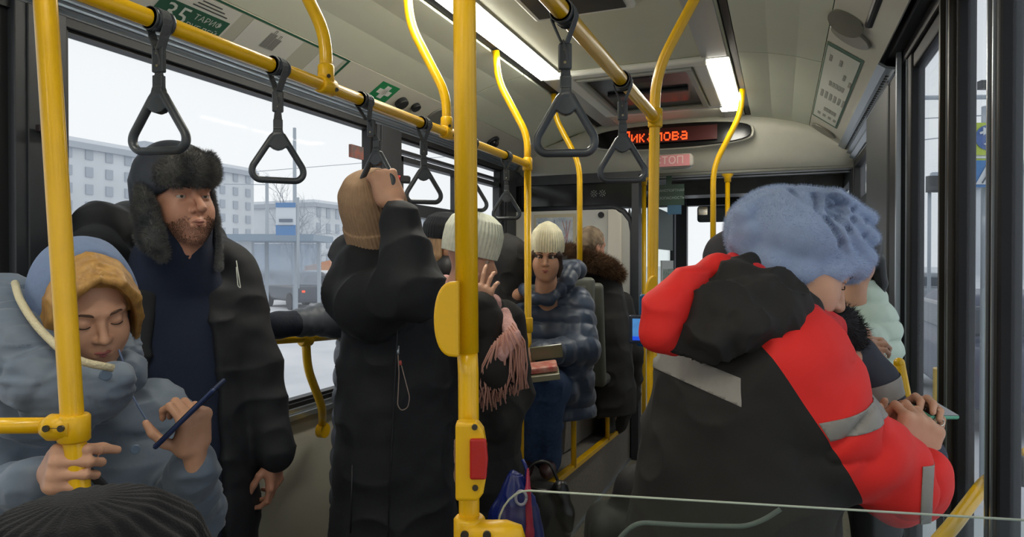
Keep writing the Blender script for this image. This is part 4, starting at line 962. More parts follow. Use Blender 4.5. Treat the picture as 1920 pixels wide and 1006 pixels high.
def face_parts(par, c, R, s=1., closed=False, brow=BROW, lip=LIP, gaze=0., lips=True):
    L = lambda x, y, z: A(c)+R@(A([x, y, z])*s)
    for e in (-1, 1):
        if not closed:
            mb = MB(); mb.ell(L(e*.0315,.0722,.0105), .0128*s, 18, 12, R); o = mb.build('eye', EYEW, par)
            g = nrm(R@A([gaze, 1, -.05])); MB().ell(L(e*.0315,.0722,.0105)+g*.0085*s, A([.0062,.0048,.0062])*s, 14, 10, rotm(y=g, z=R[:, 2])).build('iris', IRIS, o)
        else:
            MB().tube([L(e*(.0315+a*.013), .0722+.0150*math.cos(a*.95)*.985, .0105-.0062-.0022*(1-a*a)) for a in np.linspace(-1, 1, 9)], .0011*s, 6).build('eyelash', BROWD, par)
        MB().tube([L(e*.014,.0915,.0300), L(e*.026,.0920,.0350), L(e*.038,.0850,.0355), L(e*.049,.0735,.0300)], [.0022*s,.0032*s,.0026*s,.001*s], 8, flat=(R[:, 1], .6)).build('eyebrow', brow, par)
    if lips:
        mb = MB(); mb.tube([L(-.020,.0878,-.0590), L(-.008,.0972,-.0560), L(0,.0982,-.0572), L(.008,.0972,-.0560), L(.020,.0878,-.0590)], [.0012*s,.0040*s,.0040*s,.0040*s,.0012*s], 8)
        mb.tube([L(-.018,.0880,-.0620), L(0,.0960,-.0655), L(.018,.0880,-.0620)], [.0014*s,.0048*s,.0014*s], 8); mb.build('lips', lip, par)
def hand(v, wr, y, z, x, s=1., curl=None, thumb=None, spread=.0, palm_w=1.):
    """wr wrist; y wrist to knuckles, z out of the back, x to the thumb side"""
    y = nrm(y); z = nrm(A(z)-y*np.dot(z, y)); x0 = np.cross(y, z); x = x0 if np.dot(x0, x) > 0 else -x0
    P = lambda a, b, c: A(wr)+s*(x*a+y*b+z*c); R = np.stack([x, y, z], 1)
    curl = curl or [(20,30,20)]*4
    v.cone(P(0,-.05,0), P(0,.012,0), .026*s, .027*s, .012, flat=(z, .80))
    v.box(P(0,.048,.0), (.040*palm_w*s,.046*s,.0145*s), .013*s, .012, R); v.ell(P(.026,.030,-.008), A([.018,.032,.015])*s, .012, R)
    LN = [(.043,.026,.021),(.048,.030,.022),(.044,.028,.022),(.034,.021,.019)]; X0 = [.031,.0105,-.0105,-.030]; Y0 = [.088,.092,.088,.080]
    for i in range(4):
        p = P(X0[i], Y0[i], .001); v.ell(p+z*.003*s, .0108*s, .008); a = 0; sp = spread*(1.2-i*.8)
        for j in range(3):
            a += math.radians(curl[i][j]); d = nrm((y*math.cos(sp)+x*math.sin(sp))*math.cos(a)-z*math.sin(a)); q = p+d*LN[i][j]*s
            r = [.0092,.0086,.0078,.0068]; v.cone(p, q, r[j]*s, r[j+1]*s, .0035 if j else .007); p = q
    t = thumb or [(.9,.45,-.25),(.5,.8,-.3),(.3,.9,-.3)]; p = P(.026,.018,-.006); v.cone(P(.012,.012,-.004), p, .016*s, .014*s, .01)
    for (dx, dy, dz), l, r1, r2 in zip(t, (.038,.032,.026), (.0135,.0108,.0098), (.0108,.0098,.0080)):
        d = nrm(x*dx+y*dy+z*dz); q = p+d*l*s; v.cone(p, q, r1*s, r2*s, .006); p = q
def limbs_body(v, neck, chest, hip, sh, el, wr, knee, foot, r=1.):
    """plain body under the clothes: torso, both arms and both legs"""
    v.limb([neck, chest, hip], [.05*r,.115*r,.12*r], .05)
    for i in (0, 1):
        v.limb([A(neck)*.3+A(chest)*.7, sh[i], el[i], wr[i]], [.07*r,.050*r,.038*r,.024*r], .02)
        v.limb([A(hip)*1., knee[i], foot[i]], [.085*r,.055*r,.036*r], .03)
def person(label, vol, skin, it=1):
    b = volmesh('person', vol, skin, None, it); tag(b, label, 'person'); return b
def hat_lathe(name, c, R, prof, m, par, ribs=0, amp=0., n=120, sy=1.1, twist=0., fold=None, lump=0.):
    """knitted cap: prof rows (radius, height) along local z, ribs run over it"""
    prof = A(prof, float); s_ = np.linspace(0, 1, 64); t_ = np.linspace(0, 1, len(prof)); rr = np.interp(s_, t_, prof[:, 0]); zz = np.interp(s_, t_, prof[:, 1])
    for _ in range(2): rr[1:-1] = (rr[:-2]+2*rr[1:-1]+rr[2:])/4; zz[1:-1] = (zz[:-2]+2*zz[1:-1]+zz[2:])/4
    v = []
    for j in range(64):
        for k in range(n*3):
            a = 2*math.pi*k/(n*3); q = rr[j]+(amp*math.sin(ribs*(a+twist*s_[j]))*min(1, rr[j]/.05) if ribs else 0)
            v.append((q*math.cos(a), q*sy*math.sin(a), zz[j]))
    V = A(v); 
    if lump: V = V*(1+lump*noise(V+5.1, 18)[:, None])
    V = A(c)+V@R.T; N = n*3; i = np.arange(63)[:, None]*N; k = np.arange(N)[None]
    Q = np.stack([i+k, i+(k+1) % N, i+N+(k+1) % N, i+N+k], 2).reshape(-1, 4)
    o = npmesh(name, V, Q, m, par); md = o.modifiers.new('t', 'SOLIDIFY'); md.thickness = .003; return o
KNIT = lambda nm, c, **k: mat(nm, c, .95, bump=.4, bscale=420, sheen=.1, spec=.15, noise=.08, nscale=60, **k)
HAT = [(.097,-.012),(.099,.02),(.0985,.038),(.094,.04),(.092,.075),(.078,.115),(.045,.142),(.0,.150)]
def shoe(par, p, d, m, s=1.):
    v = Vol(.006); d = nrm(A(d)*A([1,1,0])); v.ell(A(p)+d*.05+A([0,0,.03]), A([.045,.135,.045])*s, .02, rotm(y=d, z=(0,0,1)), cut=((0,0,-1.), A(p)-A([0,0,.0]))); v.cone(A(p)+A([0,0,.05]), A(p)+A([0,0,.14]), .048*s, .05*s, .02)
    return volmesh('boot', v, m, par)
def stand_legs(par, hip, facing, m, boot, r=.085, gap=.09, zf=0.0, h=.011):
    f = nrm(A(facing)*A([1,1,0])); sd = np.cross(f, (0,0,1.)); v = Vol(h); K = []; F = []
    for e in (-1, 1):
        a = A(hip)+sd*e*gap; k = A([a[0], a[1], zf+(a[2]-zf)*.52])+f*.02; b = A([a[0], a[1], zf+.10]); v.limb([a, k, b], [r*1.1, r*.8, r*.68], .03); K.append(k); F.append(b); shoe(par, [a[0], a[1], zf], f, boot)
    volmesh('trousers', v, m, par, 1, folds=.004, fscale=9); return K, F
# ---- 1: woman with blond hair, grey-blue puffer
s1 = .88; R1 = HR(D(.72,-.34,-.62), D(-.06,1,-.1)); c1 = W(189,604,1.285)-R1@(A([0,.085,.012])*s1)
T1 = W(185,900,1.46)
v = Vol(.0034); head(v, c1, R1, s1, closed=True, neck=.12, jaw=1.04)
f1 = D(.5,0,-.86); sd1 = np.cross(f1, UP)   # her right side
shR, shL = W(35,770,1.40), W(285,775,1.52); elR, elL = W(-20,960,1.30), W(345,965,1.46); wrR, wrL = W(92,905,1.135), W(356,856,1.315)
v.limb([c1-R1[:, 2]*.15-R1[:, 1]*.03, T1+A([0,0,.08]), T1-A([0,0,.25])], [.05,.10,.11], .04)
for a, b, c in ((shR, elR, W(70,905,1.165)), (shL, elL, W(362,872,1.315))): v.limb([T1+A([0,0,.12]), a, b, c], [.06,.045,.035,.026], .02)
# her right hand closed round the pole
px1 = W(141,866,1.06)
hand(v, W(96,884,1.104), nrm(CP-W(96,884,1))+RT*.10+UP*.05, D(-.96,.05,-.28), UP, .92, [(66,66,56),(70,68,56),(72,68,56),(76,70,54)], [(.25,.55,-.8),(.05,.25,-1),(-.1,-.25,-1)])
hand(v, W(364,846,1.285), D(.10,.93,-.25), D(.90,-.15,-.38), D(-.25,.3,-.9), .88, [(56,72,45),(64,74,45),(68,76,45),(74,76,42)], [(.75,.5,-.75),(.3,.7,-.8),(.1,.75,-.6)])
g1p = person('woman with blond hair in a grey-blue puffer coat looking down at her phone', v, SK1)
face_parts(g1p, c1, R1, s1, closed=True)
PUF1 = mat('puffer_greyblue', (98,111,128), .6, noise=.05, nscale=12, bump=.25, bscale=26, sheen=.2)
HOOD1 = mat('hoodie_blue', (112,130,164), .85, noise=.04, nscale=80, bump=.3, bscale=500)
TEDDY = mat('cream_teddy', (206,196,164), .95, bump=.8, bscale=200)
v = Vol(.006); Rt1 = rotm(y=f1, z=UP)
v.loft(T1, Rt1, [(-.62,0,0,.24,.19),(-.35,0,0,.225,.185),(-.12,0,0,.215,.18),(.02,0,0,.205,.17),(.13,0,0,.175,.14),(.20,0,0,.12,.10)], .03, quilt=(.115,.018))
v.limb([shR, elR, W(64,906,1.165)], [.090,.078,.048], .03, quilt=(.10,.010)); v.limb([shL, elL, W(362,872,1.315)], [.088,.078,.047], .03, quilt=(.10,.010))
coat = volmesh('puffer_coat', v, PUF1, g1p, 2, folds=.0035, fscale=16, fst=(1,1,2.2))
v = Vol(.005)   # heavy coat hood lying round the neck
hp = [W(212,712,1.235), W(150,748,1.20), W(85,720,1.19), W(20,655,1.24), W(-5,590,1.36), W(70,600,1.52), W(190,640,1.50), W(232,700,1.40)]
v.limb(hp, [.040,.050,.056,.070,.080,.085,.070,.045], .03, quilt=(.055,.012)); v.limb([W(212,716,1.245), W(200,742,1.26), W(190,772,1.27)], [.036,.036,.02], .03, quilt=(.05,.006)); v.limb([W(120,790,1.28), W(60,760,1.27), W(10,730,1.3)], [.05,.06,.06], .03)
volmesh('coat_hood', v, PUF1, g1p, 1, folds=.004, fscale=20, fst=(1,1,2.5))
MB().tube(smoothpath([W(28,530,1.285), W(35,560,1.235), W(66,610,1.19), W(112,655,1.145), W(150,678,1.15), W(212,690,1.185)], .06), .0068, 10).build('teddy_edging', TEDDY, g1p)
v = Vol(.0045)  # hoodie hood over the head
hc = c1+R1@A([0,-.030,.028]); v.ell(hc, A([.093,.122,.114]), .02, R1); v.limb([c1+R1@A([0,-.06,-.05]), c1+R1@A([0,-.05,-.17])], [.078,.085], .04); v.ell(c1+R1@A([-.02,-.095,.01]), (.085,.09,.11), .03, R1)
v.ell(c1+R1@A([0,.095,.022]), A([.090,.125,.140]), .012, R1, '-'); v.ell(c1+R1@A([0,.0,-.01]), A([.079,.10,.095]), .01, R1, '-')
volmesh('hoodie_hood', v, HOOD1, g1p, 1, folds=.002, fscale=14)
HAIR1 = mat('blond_hair', (184,140,72), .5, rgb2=(150,108,56), nscale=60, stretch=(1,1,.25), bump=.5, bscale=160)
v = Vol(.0032)
for e in (-1, 1):
    for k in range(9):
        a = k/8; j_ = .003*math.sin(k*2.7+e)
        v.limb([c1+R1@A([e*.004, .083-.085*a, .103+.022*math.sin(a*2.2)+j_]), c1+R1@A([e*(.034+.010*a), .088-.095*a, .092+.012*math.sin(a*2.5)]), c1+R1@A([e*(.064+.014*a), .070-.09*a, .052+j_]), c1+R1@A([e*(.079+.006*a), .044-.075*a, -.005]), c1+R1@A([e*(.083+j_), .020-.05*a, -.065])], [.007,.0095,.0100,.0085,.004], .0025)
v.ell(c1+R1@A([0,-.01,.045]), A([.082,.098,.088]), .006, R1, cut=(R1@nrm([0,.9,-.45]), c1+R1@A([0,.055,.07])))
volmesh('blond_hair', v, HAIR1, g1p, 1, fine=.0012)
for p_, r_ in ((W(197,702,1.192), .0105), (W(196,747,1.215), .0105), (W(252,842,1.262), .009)):
    MB().disc(p_, f1, r_, .005, 20).build('button', mat('snap_button', (96,116,140), .35), g1p, bevel=.002)
st = MB(); sp_ = smoothpath([W(12,716,1.22), W(60,755,1.185), W(100,800,1.20), W(160,880,1.225), W(205,925,1.24), W(230,960,1.26)], .05); st.tube(sp_, .010, 8, flat=(FW, .35)); st.build('shoulder_strap', mat('black_strap', (26,28,34), .6), g1p)
MB().tube(smoothpath([W(222,655,1.33), W(234,690,1.34), W(241,730,1.34), W(262,770,1.345), W(282,800,1.35)], .02), .0020, 6).build('drawstring', HOOD1, g1p)
stand_legs(g1p, T1-A([0,0,.5]), f1, mat('dark_jeans', (40,46,60), .8), mat('black_boot', (24,24,26), .5))
ph = empty('smartphone', W(357,772,1.23), 'dark blue smartphone held up by the blond woman', 'phone')
def phone(par, c, y, n_, m, s=(.037,.076,.0045), scr=None):
    R = rotm(y=y, z=n_); obox(MB(), c, s, R).build('body', m, par, bevel=.004, seg=3)
    obox(MB(), A(c)+R[:, 2]*s[2], (s[0]*.93, s[1]*.95, .0006), R).build('screen', scr or mat('phone_screen', (20,24,32), .1), par)
    for k in (-1, 0): obox(MB(), A(c)-R[:, 2]*s[2]+R[:, 1]*(s[1]*.78+k*.018)+R[:, 0]*s[0]*.5, (.007,.007,.0012), R).build('camera', BLK, par)
phone(ph, W(356,774,1.235), D(.71,.70,.02), D(-.70,.69,-.16), mat('phone_blue', (44,58,96), .25, .4))
# ---- 2: man in fur hat
s2 = 1.03; R2 = HR(D(.80,.02,-.60), D(-.13,1,.02)); c2 = W(366,366,1.80)-R2@(A([0,.085,.012])*s2)
v = Vol(.0036); head(v, c2, R2, s2, nose=1.12, jaw=1.02, neck=.14, lid=.0002)
f2 = D(.55,0,-.83); q2 = np.cross(f2, UP); ax2 = lambda y, dx=0, dd=0: W(318+dx, y, 1.93+dd)
sh2 = [W(185,505,1.82), W(428,505,2.04)]; el2 = [W(165,720,1.84), W(478,690,2.03)]; wr2 = [W(200,880,1.80), W(515,858,2.0)]
v.limb([c2-R2[:, 2]*.14, ax2(560), ax2(900)], [.05,.075,.09], .04)
for i in (0, 1): v.limb([ax2(560), sh2[i], el2[i], wr2[i]], [.05,.045,.038,.028], .02)
hand(v, W(513,856,2.0), D(-.02,-1,.05), D(1,-.1,-.1), D(-.1,-.2,-1), .98, [(15,35,25),(18,38,25),(22,40,25),(26,42,25)], [(.5,.7,-.5),(.2,.9,-.5),(0,.9,-.4)])
hand(v, wr2[0], D(.1,-1,0), D(-1,0,0), D(.1,0,-1), .98, [(20,30,20)]*4)
m2 = person('man in a dark fur-lined trapper hat and open black parka over a navy sweater', v, SK2)
face_parts(m2, c2, R2, s2, brow=BROWD, lip=LIP2, gaze=.25)
LL = lambda x, y, z: c2+R2@(A([x, y, z])*s2)
v = Vol(.004); head(v, c2, R2, s2, nose=1.10, jaw=1.08, neck=.05); VV, QQ = v.build()
def _jaw(P):
    q = (P-c2)@R2/s2; return ((q[:, 2] < -.040-.5*np.abs(np.abs(q[:, 0])-.03)) & (q[:, 1] > .0) & (q[:, 2] > -.13) & ~((np.abs(q[:, 0]) < .022) & (q[:, 2] > -.070) & (q[:, 2] < -.050)))*1.+1e-9
fv, ft = fur_tris(VV, QQ, 9000, .0032, .00035, comb=-R2[:, 2], cm=.8, rnd=.3, keep=_jaw); npmesh('stubble', fv, ft, mat('stubble_hair', (70,52,42), .8), m2, False)
PARKA = mat('black_parka', (21,23,29), .75, noise=.1, nscale=8, bump=.2, bscale=30)
NAVY = mat('navy_sweater', (26,36,58), .9, noise=.06, nscale=60, bump=.4, bscale=350)
v = Vol(.007); Rt2 = rotm(y=f2, z=UP); z0_ = ax2(800)
v.loft(z0_, Rt2, [(-.42,0,0,.19,.145),(-.1,0,0,.19,.145),(.2,0,0,.185,.135),(.38,0,0,.17,.12),(.45,0,.02,.13,.12),(.53,-.005,.065,.098,.096),(.61,-.015,.090,.084,.088)], .03)
volmesh('sweater', v, NAVY, m2, 2, folds=.005, fscale=7, fst=(1,1,.6))
v = Vol(.0065)
v.loft(z0_, Rt2, [(-.52,.02,.0,.26,.19),(-.25,.01,-.01,.255,.185),(.05,0,-.02,.25,.18),(.28,0,-.03,.245,.175),(.40,0,-.03,.21,.15),(.47,0,-.03,.14,.11)], .03, quilt=(.17,.005))
v.limb([sh2[0], el2[0], wr2[0]], [.095,.082,.062], .03, quilt=(.16,.004)); v.limb([sh2[1], el2[1], W(514,846,2.0)], [.090,.076,.060], .03, quilt=(.16,.004))
o_ = z0_+f2*.20+q2*-.02       # open front
v.loft(o_, Rt2, [(-.60,.01,0,.115,.24),(-.2,.005,0,.105,.24),(.2,0,0,.085,.23),(.40,0,0,.060,.20),(.60,0,0,.07,.20)], .02, op='-')
v.limb([ax2(480,-140,-.12), ax2(430,-128,0.02), ax2(425,-70,.14), ax2(450,60,.15), ax2(478,95,.05)], [.06,.072,.075,.06,.045], .04, quilt=(.08,.006)); pass
coat = volmesh('parka', v, PARKA, m2, 2, folds=.006, fscale=8, fst=(1,1,1.6))
MB().tube(smoothpath([W(443,488,1.88), W(448,520,1.88), W(451,540,1.88), W(446,536,1.88), W(443,500,1.88)], .01), .0014, 6).build('drawstring', WHT, m2)
stand_legs(m2, ax2(960), f2, mat('black_trousers', (22,23,27), .8), mat('black_boot', (24,24,26), .5), r=.095, gap=.10)
# fur hat
HSH = mat('hat_shell', (40,45,54), .6, noise=.08); FURD = mat('dark_fur', (62,66,70), .9, rgb2=(112,110,106), nscale=24)
v = Vol(.0045); v.ell(LL(0,-.015,.068), A([.104,.116,.104]), .02, R2); v.ell(LL(-.01,-.085,.03), A([.098,.085,.125]), .03, R2)
v.ell(LL(0,.07,-.045), A([.074,.10,.105]), .012, R2, '-'); v.ell(LL(0,.0,-.02), A([.080,.1,.11]), .01, R2, '-')
v.limb([LL(-.090,-.02,-.0), LL(-.094,-.01,-.09), LL(-.084,.01,-.16)], [.034,.028,.018], .02, flat=(R2[:, 0], .45))
hat = volmesh('trapper_hat', v, HSH, m2, 1, folds=.002, fscale=14)
v = Vol(.0045)
v.limb([LL(-.070,.060,.078), LL(-.045,.088,.080), LL(0,.102,.080), LL(.050,.084,.074), LL(.072,.055,.066)], [.016,.019,.020,.018,.014], .015, flat=(R2[:, 2], 2.15))
v.limb([LL(.092,.0,.03), LL(.104,.03,-.03), LL(.108,.055,-.09), LL(.085,.06,-.135)], [.022,.036,.040,.022], .02, flat=(R2[:, 0], .6))
VV, QQ = v.build(); VV = relax(VV, QQ, 1); fb = npmesh('fur_brim', VV, QQ, FURD, m2)
fv, ft = fur_tris(VV, QQ, 26000, .011, .0004, comb=R2[:, 2]*.2+R2[:, 1]*.1, cm=.6, rnd=.4); npmesh('fur_pile', fv, ft, FURD, fb, False)
v = Vol(.0045); v.limb([LL(-.086,.022,.03), LL(-.090,.030,-.05), LL(-.088,.032,-.12), LL(-.078,.036,-.180)], [.006,.0065,.007,.012], .008, flat=(R2[:, 0], .9))
VV, QQ = v.build(); fe = npmesh('ear_flap_fur', VV, QQ, FURD, m2); fv, ft = fur_tris(VV, QQ, 6000, .006, .0003, rnd=.5); npmesh('fur_pile', fv, ft, mat('grey_fur_tips', (120,122,124), .9), fe, False)
# ---- 3: woman in black long coat holding the strap, face behind her arm
BLKC = mat('black_long_coat', (18,20,26), .8, noise=.1, nscale=10, bump=.25, bscale=24, stretch=(1,1,1.6))
R3h = HR(D(.25,-.45,-.85), D(-.28,1,.15)); c3 = W(708,415,2.0)
hp3 = A([RX+.03,1.586+.02,1.61])
v = Vol(.0042); head(v, c3, R3h, .95, neck=.12)
ax3 = lambda y, dx=0, dd=0: W(738+dx, y, 2.06+dd); f3 = D(.3,0,-.95); Rt3 = rotm(y=f3, z=UP)
eR, wR3 = W(772,540,1.80), W(748,392,1.85); sR3, sL3 = W(668,548,2.0), W(784,575,2.14); eL3, wL3 = W(815,740,2.18), W(842,858,2.16)
v.limb([c3-R3h[:, 2]*.13, ax3(600), ax3(900), ax3(1200)], [.05,.10,.11,.08], .03)
v.limb([ax3(570), sR3, eR, wR3], [.06,.045,.036,.026], .02); v.limb([ax3(570), sL3, eL3, wL3], [.06,.045,.036,.026], .02)
hand(v, W(738,380,1.86), D(-.36,.86,.05), D(.30,.12,-.95), D(-.85,-.2,-.1), 1.0, [(78,78,40),(82,80,40),(82,80,40),(80,78,36)], [(.2,.8,-.9),(-.4,.7,-.9),(-.7,.3,-.8)])
hand(v, W(843,858,2.12), D(-.05,-1,0), D(.9,0,-.4), D(-.3,-.2,-.9), .92, [(14,26,18),(18,28,20),(20,30,20),(24,30,20)])
p3 = person('woman in a long black coat and beige knit hat, face hidden behind her raised arm', v, SK1)
v = Vol(.0065)
v.loft(ax3(800), Rt3, [(-.62,.01,0,.205,.18),(-.3,.0,0,.19,.17),(0,0,0,.172,.155),(.2,0,0,.168,.145),(.34,0,0,.155,.13),(.44,-.03,0,.12,.10),(.50,-.04,0,.08,.08)], .04)
v.limb([sR3, W(700,572,1.88), eR], [.095,.088,.084], .04); v.limb([eR, W(762,480,1.82), W(750,414,1.85)], [.080,.064,.054], .03)
v.limb([sL3, eL3, W(839,832,2.16)], [.085,.072,.050], .03)
v.limb([W(655,470,2.10), W(680,500,1.98), W(735,500,1.94)], [.06,.06,.06], .04); v.ell(W(730,480,2.08), (.12,.10,.10), .05)
volmesh('long_coat', v, BLKC, p3, 2, folds=.010, fscale=9, fst=(1,1,1.3))
BEI = KNIT('beige_knit', (168,138,110))
hat_lathe('knit_hat', c3+R3h@A([0,-.008,.005]), R3h, [(.104,-.075),(.106,-.04),(.105,-.005),(.100,.0),(.100,.05),(.092,.10),(.062,.138),(.025,.150),(0,.152)], BEI, p3, 60, .0014)
MB().tube([W(746,648,1.885), W(746,664,1.875)], .004, 8).build('zip_slider', ALU, p3)
mb = MB(); mb.tube(smoothpath([W(746,664,1.875), W(748,700,1.87), W(745,760,1.87), W(752,770,1.87), W(764,765,1.868), W(768,745,1.868), W(750,675,1.872)], .012), .0015, 6); mb.build('pull_cord', mat('cord_beige', (140,124,116), .5), p3)
MB().tube([W(750,676,1.868), W(751,684,1.868)], .004, 8).build('cord_end', mat('cord_red', (170,70,66), .4), p3)
MB().tube([W(746,520,1.92), W(744,640,1.885), W(730,900,1.87), W(725,1080,1.87)], .0022, 6).build('zip', mat('zip_dark', (50,50,54), .4, .6), p3)
MB().tube([W(660,872,1.885), W(658,940,1.882), W(656,1000,1.88)], .0024, 6).build('pocket_zip', mat('zip_dark', (0,0,0)), p3)
stand_legs(p3, ax3(1080), f3, mat('black_trousers', (0,0,0)), mat('black_boot', (0,0,0)))
# ---- 4: person behind her whose arm rests on the bar
GRYC = mat('grey_puffer', (78,84,94), .5, noise=.06, bump=.3, bscale=26)
v = Vol(.0055); c4 = W(715,432,2.62); R4 = HR(D(-.5,-.1,-.85)); head(v, c4, R4, .92, neck=.12)
w4 = W(520,612,2.30); v.limb([c4-A([0,0,.15]), W(705,620,2.66), W(705,800,2.66)], [.05,.10,.11], .03)
v.limb([W(705,590,2.66), W(655,600,2.52), W(620,605,2.45), w4], [.06,.045,.036,.026], .02); v.limb([W(705,590,2.66), W(770,600,2.7), W(775,740,2.7), W(760,830,2.6)], [.06,.045,.036,.026], .02)
hand(v, W(514,615,2.30), D(-.93,-.25,-.1), D(-.2,.9,-.35), D(0,-.5,-.85), .95, [(30,55,35),(34,58,35),(36,58,35),(40,58,35)])
p4 = person('person in a grey puffer coat whose arm rests on the window bar', v, SK1)
v = Vol(.007); v.loft(W(705,760,2.66), rotm(y=D(-.5,0,-.85), z=UP), [(-.4,0,0,.20,.16),(0,0,0,.18,.15),(.25,0,0,.17,.14),(.36,0,0,.09,.09)], .03, quilt=(.08,.012))
v.limb([W(668,600,2.54), W(622,597,2.46), W(548,606,2.33)], [.075,.066,.048], .02, quilt=(.045,.008)); v.limb([W(770,600,2.7), W(775,740,2.7), W(760,825,2.6)], [.07,.065,.05], .02, quilt=(.05,.006))
volmesh('puffer_coat', v, GRYC, p4, 1, folds=.003, fscale=16)
v = Vol(.005); v.limb([W(550,606,2.33), W(520,609,2.305), W(497,612,2.295), W(488,618,2.29)], [.046,.044,.036,.024], .02); volmesh('fingerless_glove', v, mat('dark_glove', (28,34,48), .8, bump=.5, bscale=200), p4)
hat_lathe('knit_hat', c4+R4@A([0,-.008,.02]), R4, HAT, KNIT('dark_knit', (36,38,44)), p4, 40, .001)
stand_legs(p4, W(705,900,2.66), D(-.5,0,-.85), mat('black_trousers', (0,0,0)), mat('black_boot', (0,0,0)))
# ---- 5: woman in cream-mint beanie with hand at her face, pink fringed scarf
CRM = KNIT('mint_cream_knit', (216,218,200)); c5 = W(884,488,2.52); R5 = HR(D(.93,-.22,-.28), D(.14,1,0)); 
v = Vol(.0042); head(v, c5, R5, .94, neck=.12); f5 = D(.75,0,-.6); ax5 = lambda y, dx=0, dd=0: W(897+dx, y, 2.52+dd)
e5, w5 = W(928,690,2.23), W(900,582,2.23)
v.limb([c5-R5[:, 2]*.13, ax5(620), ax5(900)], [.05,.08,.10], .03); v.limb([ax5(590), W(872,592,2.38), e5, w5], [.06,.045,.036,.025], .02)
v.limb([ax5(590), W(945,600,2.62), W(965,740,2.6), W(930,800,2.4)], [.06,.045,.036,.025], .02)
hand(v, W(897,584,2.225), D(.22,.97,.1), D(-.15,.05,-1), D(-.95,.1,.1), .90, [(20,42,30),(10,22,18),(14,30,22),(22,36,26)], [(.9,.6,-.2),(.5,.9,-.2),(.3,.9,-.2)], spread=.22)
p5 = person('woman in a cream beanie with fingers raised to her face behind the thick yellow pole', v, SK1)
face_parts(p5, c5, R5, .94, lips=True)
BRC = mat('black_brown_coat', (25,23,23), .8, noise=.1, bump=.3, bscale=26)
v = Vol(.007); v.loft(ax5(760), rotm(y=f5, z=UP), [(-.5,0,.02,.165,.18),(-.2,0,0,.165,.165),(.1,0,0,.16,.15),(.28,0,0,.155,.13),(.36,0,0,.11,.10),(.42,0,0,.085,.085)], .03, quilt=(.17,.008))
v.limb([W(872,592,2.38), e5, W(902,575,2.23)], [.082,.078,.058], .03, quilt=(.09,.006)); v.limb([W(945,600,2.62), W(965,740,2.6), W(930,795,2.4)], [.08,.072,.058], .03)
volmesh('winter_coat', v, BRC, p5, 1, folds=.005, fscale=10)
hat_lathe('knit_hat', c5+R5@A([0,-.014,.040]), R5, [(.094,-.02),(.098,.01),(.099,.04),(.098,.075),(.084,.115),(.048,.140),(0,.146)], CRM, p5, 44, .0012, sy=1.16)
PINK = mat('pink_scarf', (206,160,154), .9, noise=.1, nscale=60, bump=.6, bscale=220)
v = Vol(.005); v.limb([W(826,548,2.32), W(850,554,2.28), W(890,565,2.34), W(925,570,2.42)], [.034,.038,.036,.03], .01, flat=(UP, 1.2)); v.limb([W(826,562,2.42), W(855,568,2.37), W(890,585,2.33)], [.028,.03,.03], .01); v.limb([W(820,545,2.46), W(830,530,2.6), W(900,535,2.68)], [.03,.03,.03], .01)
v.limb([W(945,590,2.24), W(962,632,2.17), W(940,668,2.16)], [.024,.026,.02], .01, flat=(FW, .5)); v.limb([W(905,575,2.32), W(945,605,2.30)], [.03,.03], .01)
sc = volmesh('scarf', v, PINK, p5, 1, folds=.003, fscale=30)
r_ = np.random.RandomState(3); mb = MB(); FRG = mat('scarf_fringe', (196,146,132), .9)
for k in range(150):
    x = 900+84*r_.rand(); y0 = (668-.5*(x-900))+r_.rand()*14; d_ = 2.15+r_.rand()*.06; l_ = 66+r_.rand()*36
    mb.tube([W(x*.5+938*.5, y0-22, d_), W(x, y0+12, d_), W(x+r_.randn()*3, y0+l_*.6, d_+.01), W(x+r_.randn()*5, y0+l_, d_+.01)], .0026, 5)
stuff(mb.build('scarf_fringe', FRG, p5))
stand_legs(p5, ax5(1000), f5, mat('brown_skirt', (54,40,38), .8), mat('black_boot', (0,0,0)), r=.09)
# ---- 6: woman with black cap and long light hair behind
v = Vol(.0055); c6 = W(838,458,2.85); R6 = HR(D(.85,-.1,-.5)); head(v, c6, R6, .93, neck=.12); v.limb([c6-A([0,0,.14]), W(850,640,2.9), W(850,800,2.9)], [.05,.10,.11], .03)
for e, x in ((0,800),(1,900)): v.limb([W(850,560,2.9), W(x,580,2.9), W(x,700,2.9), W(850,730,2.72)], [.06,.045,.036,.03], .02)
p6 = person('woman with long light hair and a black cap behind the cream beanie', v, SK1); face_parts(p6, c6, R6, .93)
v = Vol(.007); v.loft(W(850,720,2.9), rotm(y=D(.85,0,-.5), z=UP), [(-.5,0,0,.19,.16),(0,0,0,.175,.15),(.3,0,0,.165,.14),(.42,0,0,.13,.12),(.52,0,0,.095,.095),(.58,0,0,.085,.085)], .03, quilt=(.11,.01)); v.limb([W(800,580,2.9), W(800,700,2.9), W(850,725,2.72)], [.08,.07,.055], .03); v.limb([W(900,580,2.9), W(900,700,2.9), W(860,725,2.72)], [.08,.07,.055], .03)
v.limb([W(815,500,2.82), W(838,508,2.78), W(862,500,2.82)], [.05,.055,.05], .03); volmesh('winter_coat', v, mat('black_puffer', (24,26,31), .55, bump=.2, bscale=24), p6, 1, folds=.003, fscale=12)
hat_lathe('cap', c6+R6@A([0,-.008,.036]), R6, [(.094,-.012),(.097,.01),(.094,.045),(.078,.078),(.045,.098),(.0,.104)], KNIT('black_knit', (38,40,44)), p6, 44, .001)
v = Vol(.005); 
for k in range(5): v.limb([c6+R6@A([.075,-.03+k*.012,.03]), c6+R6@A([.088,-.03+k*.014,-.05]), c6+R6@A([.085,-.03+k*.015,-.14]), c6+R6@A([-.0+.08,-.02+k*.016,-.20])], [.014,.015,.012,.006], .006)
